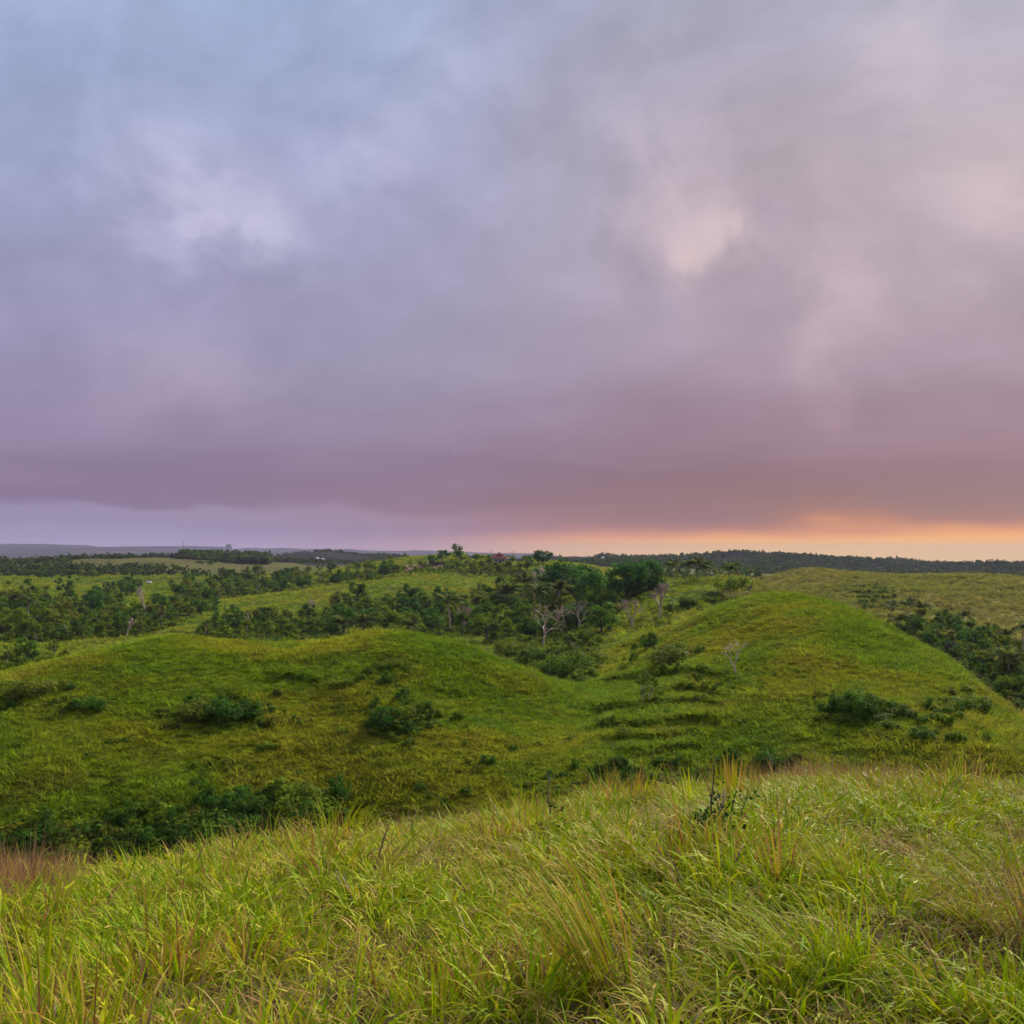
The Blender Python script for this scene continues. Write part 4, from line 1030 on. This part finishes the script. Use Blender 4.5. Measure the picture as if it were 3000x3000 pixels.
for lab, grp, poly, n, md, (h0, h1), forms, dm_ in WOODS:
    if dm_ < 400:
        for px, py in poly_points(poly, n * 3):
            p = at_px(px, py, dm_)
            if p: WD.append((p, pxm(rnd.uniform(h0, h1) * 0.62, math.hypot(p.x, p.y)) / 7.8))
for px, py in poly_points([(1400, 1740), (1560, 1710), (1800, 1760), (1780, 1840), (1500, 1860), (1380, 1830)], 110):
    p = at_px(px, py, 170)
    if p: WD.append((p, rnd.uniform(0.4, 0.85)))
scatter_list('woodland', WD, ROUND + SLIM + DARKT[:2] + SCRT, 'younger trees packed between the taller ones in the valley woods', 'woodland')
scatter_list('undergrowth', UG, LOWB, 'tangled green undergrowth filling the woods of the valley', 'undergrowth')
scatter_list('scrub', HS, LOWB + BUSHES[3:4], 'low dark scrub dotted over the near hillsides', 'scrub')
# far woodland
FAR = [broadleaf(7, 3.4, 5.5, 0.8, 10, 16, 1.3, M_LEAFF) for _ in range(4)]
FW = []
a, d = wedge_points(R(-30), R(30), 620, 2250, 40000)
x, y = d * np.sin(a), d * np.cos(a); n_f = fbm(x / 120, y / 120, 71, 3)
pxs = px_of(a)
ok = (n_f > np.where(pxs > 1800, -0.45, np.where((pxs > 540) & (pxs < 780) & (d > 850), -9.0, np.where(d > 950, -0.1, 0.14)))) & ((d > 900) | (pxs < 1200))
ok &= facing(a, d)
for x_, y_, d_, a_ in zip(x[ok], y[ok], d[ok], a[ok]):
    FW.append((Vector((x_, y_, float(g_height(a_, d_)) - 0.3)), rnd.uniform(0.38, 0.8)))
a, d = wedge_points(math.atan((1750 - 1500) / F3), R(28), 1000, 1750, 12000)
ok = facing(a, d)
for d_, a_ in zip(d[ok], a[ok]):
    FW.append((Vector((d_ * math.sin(a_), d_ * math.cos(a_), float(g_height(a_, d_)) - 0.3)), 0.25 + 0.9 * rnd.random() ** 2.2))
a, d = wedge_points(math.atan((530 - 1500) / F3), math.atan((790 - 1500) / F3), 850, 1900, 6000)
ok = facing(a, d)
for d_, a_ in zip(d[ok], a[ok]):
    FW.append((Vector((d_ * math.sin(a_), d_ * math.cos(a_), float(g_height(a_, d_)) - 0.3)), rnd.uniform(0.6, 1.2)))
scatter_list('far_woodland', FW, FAR, 'dark woodland covering the far ridges below the sky', 'woodland')
print('FAR', len(FW), 'UG', len(UG), 'HS', len(HS))

# ------------------------------------------------------------------ far houses, masts, soil
def flat_mat(name, a, b, sc=0.8, rough=0.85):
    m, t = new_mat(name); pos = npos(t)
    return finish(m, t, nmix(t, nnoise(t, pos, sc, 4, 0.6), a, b), rough, spec=0.15)
M_RED = flat_mat('red_tile', (0.26, 0.085, 0.065), (0.36, 0.14, 0.10))
M_GREYR = flat_mat('grey_sheet', (0.30, 0.29, 0.30), (0.42, 0.40, 0.42))
M_WHITE = flat_mat('white_sheet', (0.62, 0.60, 0.58), (0.75, 0.73, 0.71))
M_WALL = flat_mat('plaster', (0.30, 0.26, 0.22), (0.42, 0.37, 0.32))
M_DWALL = flat_mat('dark_wall', (0.07, 0.06, 0.055), (0.12, 0.10, 0.09))
M_STEEL = flat_mat('mast_steel', (0.20, 0.19, 0.19), (0.28, 0.27, 0.27))
M_SOIL = flat_mat('red_soil', (0.16, 0.075, 0.045), (0.26, 0.13, 0.08), 0.3, 0.95)
def house(px, py, wpx, label, roof, wall, dmin, hip=0.5, depth=0.8, rz=0.2, tall=0.42, pitch=0.42, lantern=False, group=None):
    p = at_px(px, py, dmin)
    if p is None: print('MISS house', px, py); return
    d = math.hypot(p.x, p.y); w = pxm(wpx, d); dp = w * depth; h = w * tall; rh = w * pitch
    e = empty('house', p, rz)
    mb = MB(); mb.box((0, 0, h / 2 - 0.4), (w * 0.86, dp * 0.86, h + 0.8)); mb.build('wall', wall, e)
    mb = MB(); r = w * (1 - hip) / 2; z0 = h - 0.12
    mb.add([(-w / 2, -dp / 2, z0), (w / 2, -dp / 2, z0), (w / 2, dp / 2, z0), (-w / 2, dp / 2, z0), (-r, 0, z0 + rh), (r, 0, z0 + rh),
            (-w / 2, -dp / 2, z0 - .15), (w / 2, -dp / 2, z0 - .15), (w / 2, dp / 2, z0 - .15), (-w / 2, dp / 2, z0 - .15)],
           [(0, 1, 5, 4), (1, 2, 5), (2, 3, 4, 5), (3, 0, 4), (6, 7, 1, 0), (7, 8, 2, 1), (8, 9, 3, 2), (9, 6, 0, 3), (9, 8, 7, 6)])
    ro = mb.build('roof', roof, e)
    if lantern:
        mb = MB(); q = w * 0.2; zz = z0 + rh * 0.72
        mb.add([(-q, -q, zz), (q, -q, zz), (q, q, zz), (-q, q, zz), (0, 0, zz + rh * 0.8)], [(0, 1, 4), (1, 2, 4), (2, 3, 4), (3, 0, 4), (3, 2, 1, 0)])
        mb.build('upper_roof', roof, ro)
    for sx_ in (-0.22, 0.2):
        mb = MB(); mb.box((sx_ * w, -dp * 0.43 - 0.02, h * 0.45), (w * 0.14, 0.06, h * 0.42)); mb.build('window', M_DWALL, e)
    mb = MB(); mb.box((0, -dp * 0.43 - 0.02, h * 0.32), (w * 0.12, 0.07, h * 0.72)); mb.build('door', M_DWALL, e)
    return tag(e, label, 'house', group)
house(1462, 1648, 46, 'red-roofed house with a small peaked upper roof on the ridge', M_RED, M_WALL, 420, 0.55, 0.7, 0.15, 0.30, 0.26, True)
house(1380, 1636, 22, 'small grey-roofed house left of the red-roofed house on the ridge', M_GREYR, M_WALL, 420, 0.1, 0.8, 0.5, 0.4, 0.35)
house(1495, 1645, 16, 'small pale shed right beside the red-roofed house', M_GREYR, M_WALL, 420, 0.1, 0.9, -0.2, 0.5, 0.3)
house(1516, 1646, 22, 'grey-walled house farther right of the red-roofed house', M_GREYR, M_WALL, 420, 0.3, 0.8, 0.3, 0.5, 0.35)
house(1763, 1642, 22, 'long low white-roofed shed on the far brown slope', M_WHITE, M_WALL, 420, 0.1, 0.6, 0.1, 0.3, 0.22)
house(944, 1646, 14, 'white hut, right one of two far off left of the house ridge', M_WHITE, M_WHITE, 600, 0.2, 0.9, 0.2, 0.5, 0.3)
house(929, 1640, 9, 'tiny white hut, left one of two far off left of the house ridge', M_WHITE, M_WHITE, 600, 0.2, 0.9, -0.2, 0.6, 0.3)
house(437, 1712, 12, 'tiny pale hut between the far trees on the left', M_WHITE, M_DWALL, 350, 0.1, 0.8, 0.1, 0.5, 0.3)
# pale posts of the ruin on the soil bank
def mast(px, py, hpx, label, dmin):
    p = at_px(px, py, dmin, 3500)
    if p is None:
        a_ = px_at(px, py)[0]; p = Vector((2600 * math.sin(a_), 2600 * math.cos(a_), float(g_height(a_, 2600))))
        hpx = hpx + (py - (1620 - p.z / 2600 * F3)) * -1
    h = pxm(hpx, math.hypot(p.x, p.y)); b = h * 0.05
    e = empty('radio_mast', p)
    for k_ in range(4):
        g = k_ * math.pi / 2 + 0.4; mb = MB()
        mb.tube([(math.cos(g) * b, math.sin(g) * b, -3), (math.cos(g) * b * 0.3, math.sin(g) * b * 0.3, h * 0.92)], [0.35, 0.22], 4); mb.build('leg', M_STEEL, e)
    mb = MB()
    for i in range(8):
        f = i / 8; r0 = b * (1 - 0.7 * f); r1 = b * (1 - 0.7 * (f + 0.12))
        for k_ in range(4):
            g = k_ * math.pi / 2 + 0.4; g2 = g + math.pi / 2
            mb.tube([(math.cos(g) * r0, math.sin(g) * r0, h * 0.92 * f), (math.cos(g2) * r1, math.sin(g2) * r1, h * 0.92 * (f + 0.12))], [0.14, 0.14], 3)
    mb.build('bracing', M_STEEL, e)
    mb = MB(); mb.tube([(0, 0, h * 0.9), (0, 0, h * 1.05)], [0.25, 0.1], 4); mb.build('antenna', M_STEEL, e)
    tag(e, label, 'mast', 'radio masts on the distant hills')
mast(537, 1640, 52, 'taller lattice radio mast against the distant blue hills', 2300)
mast(574, 1640, 42, 'shorter radio mast right of the taller one before the distant hills', 2300)
def pole(px, py, hpx, label):
    p = at_px(px, py, 380)
    if p is None: return
    h = pxm(hpx, math.hypot(p.x, p.y)); e = empty('utility_pole', p)
    mb = MB(); mb.tube([(0, 0, -0.3), (0, 0, h)], [0.14, 0.10], 6); mb.build('post', M_GREYB, e)
    mb = MB(); mb.box((0, 0, h * 0.92), (1.6, 0.12, 0.12)); mb.build('crossarm', M_GREYB, e)
    tag(e, label, 'pole', 'utility poles on the house ridge')
pole(1438, 1645, 34, 'thin utility pole just left of the red-roofed house')
pole(1504, 1644, 30, 'thin utility pole just right of the red-roofed house')
pole(1938, 1668, 34, 'tall thin pole in the dim wood behind the saddle knoll')
# cut bank of bare red soil with a ruined wall
rows = []
for px in range(1186, 1300, 8):
    c_ = [at_px(px, yy, 380, 700) for yy in (1676 - (px - 1186) * 0.09, 1668 - (px - 1186) * 0.10, 1659 - (px - 1186) * 0.10)]
    if all(c_): rows.append([q + Vector((0, 0, 0.5 + 0.5 * vnoise(px / 9.0, k_ * 1.7, 5))) for k_, q in enumerate(c_)])
mb = MB(); vs_ = [q for r_ in rows for q in r_]
mb.add(vs_, [(i * 3 + k_, (i + 1) * 3 + k_, (i + 1) * 3 + k_ + 1, i * 3 + k_ + 1) for i in range(len(rows) - 1) for k_ in range(2)])
o = mb.build('bare_soil', M_SOIL, None, True); o['kind'] = 'structure'
p = at_px(1268, 1660, 380, 700)
if p:
    e = empty('ruined_shed', p, 0.2)
    for k_, x_ in enumerate((-5, -2, 1.2, 4.4)):
        mb = MB(); mb.box((x_, 0, 0.8), (0.35, 0.35, 2.2 + 0.3 * (k_ % 2))); mb.build('post', M_WALL, e)
    mb = MB(); mb.box((1.2, 0.8, 2.0), (9.5, 3.2, 0.22), rz=0.03); mb.build('roof', M_DWALL, e)
    mb = MB(); mb.box((3.0, 1.6, 0.8), (5.5, 0.3, 2.0)); mb.build('wall', M_SOIL, e)
    tag(e, 'low dark open shed on the bare red soil bank below the ridge', 'shed')

# a bird far up in the cloud
D_ = Vector(px_dir(1314, 1323)).normalized() * 180
mb = MB(); mb.tube([(-0.5, 0, 0), (-0.2, 0, 0.03), (0.25, 0, 0.04), (0.55, 0, 0.0)], [0.03, 0.11, 0.10, 0.02], 6)
for s_ in (-1, 1):
    mb.add([(0.18, 0, 0.05), (-0.12, 0, 0.05), (-0.16, s_ * 0.5, 0.22), (0.10, s_ * 0.5, 0.24), (-0.22, s_ * 1.0, 0.10)], [(0, 1, 2, 3), (3, 2, 4)])
o = mb.build('bird', M_DWALL); o.location = D_; o.scale = (0.4,) * 3; o.rotation_euler = (0.1, 0.1, 0.5); tag(o, 'tiny dark bird flying alone below the clouds', 'bird')

# ------------------------------------------------------------------ foreground plants one can point at
def clump_thing(px, py, hpx, label, layers, cat='grass clump', fh=1.0):
    p = at_px(px, py, 1.2, 30)
    if p is None: print('MISS clump', px, py); return
    d = math.hypot(p.x, p.y); s_ = pxm(hpx * 1.2, d) / fh
    e = empty('grass_clump', p, 0, s_)
    for nm, kw in layers:
        tuft(**kw).build(nm, M_BLADE, e)
    return tag(e, label, cat)
W0 = 0.014
clump_thing(1800, 2960, 430, 'tall grass clump leaning left with orange dry blades, lower centre', [
    ('blades', dict(n=70, L0=0.7, L1=1.15, w=W0 * 1.25, spread=0.16, th=0.12, bend=(0.2, 0.8), pal=GREEN, tips=GOLD + STRAW, dead=0.05, lean=(-0.32, 0))),
    ('dry_blades', dict(n=44, L0=0.8, L1=1.25, w=W0 * 1.1, spread=0.12, th=0.10, bend=(0.1, 0.7), pal=RUST[:2] + RUST[1:2] + STRAW, tips=STRAW, dead=0.2, lean=(-0.36, -0.12)))])
clump_thing(2400, 2890, 300, 'large drooping green clump with dark dry underside, lower right', [
    ('blades', dict(n=220, L0=0.7, L1=1.25, w=W0 * 0.95, spread=0.40, th=0.25, bend=(0.8, 1.9), pal=GREEN, tips=GREEN + GOLD, dead=0.06, lean=(-0.30, -0.05))),
    ('dry_blades', dict(n=90, L0=0.4, L1=0.9, w=W0 * 0.8, spread=0.40, th=0.6, bend=(0.8, 2.0), pal=DUST + STRAW, tips=STRAW, dead=0.6, lean=(-0.2, -0.2)))])
clump_thing(2150, 2375, 150, 'upright golden shoots sticking up from the grass brow', [
    ('blades', dict(n=46, L0=0.7, L1=1.05, w=W0 * 1.7, spread=0.34, th=0.06, bend=(0.05, 0.35), pal=GOLD + GREEN[1:3], tips=STRAW + RUST, dead=0.05)),
    ('dry_blades', dict(n=18, L0=0.6, L1=1.0, w=W0 * 1.6, spread=0.34, th=0.08, bend=(0.1, 0.6), pal=RUST + GOLD, tips=STRAW, dead=0.2))])
clump_thing(2250, 2330, 115, 'narrow upright green and rust shoots right of the golden ones on the brow', [
    ('blades', dict(n=24, L0=0.7, L1=1.1, w=W0 * 1.6, spread=0.16, th=0.07, bend=(0.05, 0.4), pal=GREEN + GOLD, tips=GOLD, dead=0.05, lean=(-0.12, 0))),
    ('dry_blades', dict(n=12, L0=0.6, L1=1.0, w=W0 * 1.4, spread=0.16, th=0.1, bend=(0.1, 0.5), pal=RUST, tips=STRAW, dead=0.2, lean=(-0.12, 0)))])
clump_thing(2010, 2390, 125, 'pale green pointed blades at the left end of the brow shoots', [
    ('blades', dict(n=34, L0=0.6, L1=1.1, w=W0 * 1.7, spread=0.22, th=0.12, bend=(0.2, 0.9), pal=GREEN[1:3], tips=STRAW + GREEN, dead=0.05, lean=(-0.12, 0)))])
clump_thing(990, 2500, 150, 'lush arching yellow-green clump on the brow left of centre', [
    ('blades', dict(n=130, L0=0.6, L1=1.15, w=W0 * 1.5, spread=0.45, th=0.25, bend=(0.7, 2.0), pal=GREEN[1:3] + GREEN[:1], tips=GREEN + GOLD, dead=0.05, lean=(0.05, 0)))])
clump_thing(890, 2480, 135, 'orange-tinged upright blades left of the lush clump on the brow', [
    ('blades', dict(n=28, L0=0.6, L1=1.05, w=W0 * 1.4, spread=0.14, th=0.08, bend=(0.1, 0.5), pal=GOLD + RUST[:2] + GREEN[1:2], tips=RUST + STRAW, dead=0.1))])
clump_thing(2480, 2640, 230, 'leaning rust and gold clump in the middle of the right grass', [
    ('blades', dict(n=60, L0=0.7, L1=1.15, w=W0 * 1.0, spread=0.20, th=0.12, bend=(0.2, 0.9), pal=GREEN + GOLD, tips=GOLD + RUST, dead=0.1, lean=(-0.30, 0))),
    ('dry_blades', dict(n=30, L0=0.6, L1=1.1, w=W0 * 0.9, spread=0.20, th=0.12, bend=(0.2, 0.9), pal=RUST + GOLD, tips=STRAW, dead=0.3, lean=(-0.34, 0)))])
clump_thing(2960, 2760, 330, 'brown and gold wind-bent clump at the right edge', [
    ('blades', dict(n=70, L0=0.7, L1=1.15, w=W0 * 1.0, spread=0.30, th=0.2, bend=(0.4, 1.3), pal=GREEN[:3] + GOLD, tips=STRAW + RUST, dead=0.1, lean=(-0.35, 0))),
    ('dry_blades', dict(n=70, L0=0.6, L1=1.1, w=W0 * 0.8, spread=0.30, th=0.3, bend=(0.4, 1.5), pal=RUST + STRAW, tips=STRAW, dead=0.3, lean=(-0.4, 0)))])
clump_thing(2930, 3060, 260, 'fresh long-leaved green clump in the lower right corner', [
    ('blades', dict(n=60, L0=0.6, L1=1.2, w=W0 * 1.3, spread=0.22, th=0.3, bend=(0.5, 1.6), pal=GREEN, tips=GREEN, dead=0.04, lean=(-0.15, 0)))])
clump_thing(1270, 3040, 270, 'fresh long-leaved green clump at the bottom, just left of centre', [
    ('blades', dict(n=60, L0=0.6, L1=1.2, w=W0 * 1.3, spread=0.22, th=0.3, bend=(0.5, 1.7), pal=GREEN, tips=GREEN + GOLD, dead=0.04))])
clump_thing(130, 3050, 330, 'fresh upright green clump in the lower left corner', [
    ('blades', dict(n=60, L0=0.6, L1=1.15, w=W0 * 1.3, spread=0.22, th=0.15, bend=(0.3, 1.2), pal=GREEN, tips=GOLD + GREEN, dead=0.06))])
clump_thing(80, 2640, 160, 'reddish brown seed-stem clump at the left edge of the brow', [
    ('blades', dict(n=90, L0=0.6, L1=1.1, w=W0 * 0.7, spread=0.55, th=0.14, bend=(0.1, 0.7), pal=RUST + [(0.36, 0.22, 0.17)], tips=[(0.46, 0.28, 0.24)], dead=0.2)),
    ('dry_blades', dict(n=40, L0=0.4, L1=0.8, w=W0, spread=0.5, th=0.2, bend=(0.3, 1.2), pal=STRAW + RUST, tips=STRAW, dead=0.3))])

M_SLEAF = leaf_mat('sapling_leaf', (0.030, 0.080, 0.014), (0.045, 0.105, 0.016), (0.05, 0.09, 0.016), 0.25)
def sapling(px, py, hpx, label, seed, sprays, low):
    global rnd
    keep_, rnd = rnd, random.Random(seed)
    p = at_px(px, py, 3, 30); d = math.hypot(p.x, p.y); s_ = pxm(hpx, d)
    e = empty('sapling', p, 0, s_)
    for (x0, x1, z1, r_, bk) in sprays:
        mb = MB(); pts = limb(mb, (x0, 0, -0.05), (x1, rnd.uniform(-.05, .05), z1), r_, r_ * 0.45, 6, 0.018, 6); mb.build('stem', bk, e, True)
        lb = MB(); tw = MB()
        for k_ in range(9):
            f = rnd.uniform(0.35, 1.0); q = pts[min(6, int(f * 6))]
            dd = rdir(); dd.z = abs(dd.z) * 0.5 + 0.1; tip = q + dd * rnd.uniform(0.06, 0.16)
            tw.tube([q, q.lerp(tip, 0.5) + rdir() * 0.008, tip], [r_ * 0.35, r_ * 0.28, r_ * 0.18], 4)
            for _ in range(rnd.choice((0, 3, 6, 8))):
                leaf_quad(lb, tip + rdir() * 0.045, rdir() + Vector((0, -0.3, 0.5)), 0.036, rnd.uniform(0.7, 1.3))
        tw.build('twigs', bk, e)
        if lb.v: lb.build('leaves', M_SLEAF, e)
    lb = MB()
    for _ in range(low):
        g = rnd.uniform(0, 6.28); q = rnd.random() ** 0.5 * 0.34
        leaf_quad(lb, Vector((math.cos(g) * q, math.sin(g) * q * 0.6, rnd.uniform(0.12, 0.42))), rdir() + Vector((0, -0.4, 0.6)), 0.05, rnd.uniform(0.7, 1.3))
    lb.build('lower_leaves', M_SLEAF, e)
    rnd = keep_
    return tag(e, label, 'sapling')
sapling(2090, 2500, 290, 'thin dark-stemmed sapling with a broken pale stem in the right grass', 5,
        [(0.0, 0.12, 0.62, 0.018, M_PALE), (-0.06, 0.02, 0.92, 0.011, M_BARK), (0.12, 0.20, 0.55, 0.009, M_BARK), (0.2, 0.34, 0.62, 0.008, M_BARK), (-0.1, -0.12, 0.4, 0.012, M_BARK)], 190)
sapling(1612, 2500, 230, 'slender leafy sapling standing up over the brow at centre', 9,
        [(0.0, -0.04, 1.0, 0.014, M_BARK), (0.05, 0.1, 0.6, 0.009, M_BARK)], 60)

# ------------------------------------------------------------------ haze: the damp evening air
zlo, zhi = float(HG.min()) - 1.0, max(float(HG.max()), 40.0) + 4.0
print('ZHI', zlo, zhi)
mb = MB(); mb.box((0, 0, (zlo + zhi) / 2), (20200, 20200, zhi - zlo))
m, t = new_mat('haze')
pv = t.nodes.new('ShaderNodeVolumePrincipled')
pv.inputs['Color'].default_value = (0.54, 0.48, 0.76, 1); pv.inputs['Density'].default_value = HAZE
out = t.nodes.new('ShaderNodeOutputMaterial'); t.links.new(pv.outputs[0], out.inputs['Volume'])
o = mb.build('haze', m); tag(o, 'thin purple evening haze over the far land', 'haze', kind='stuff')
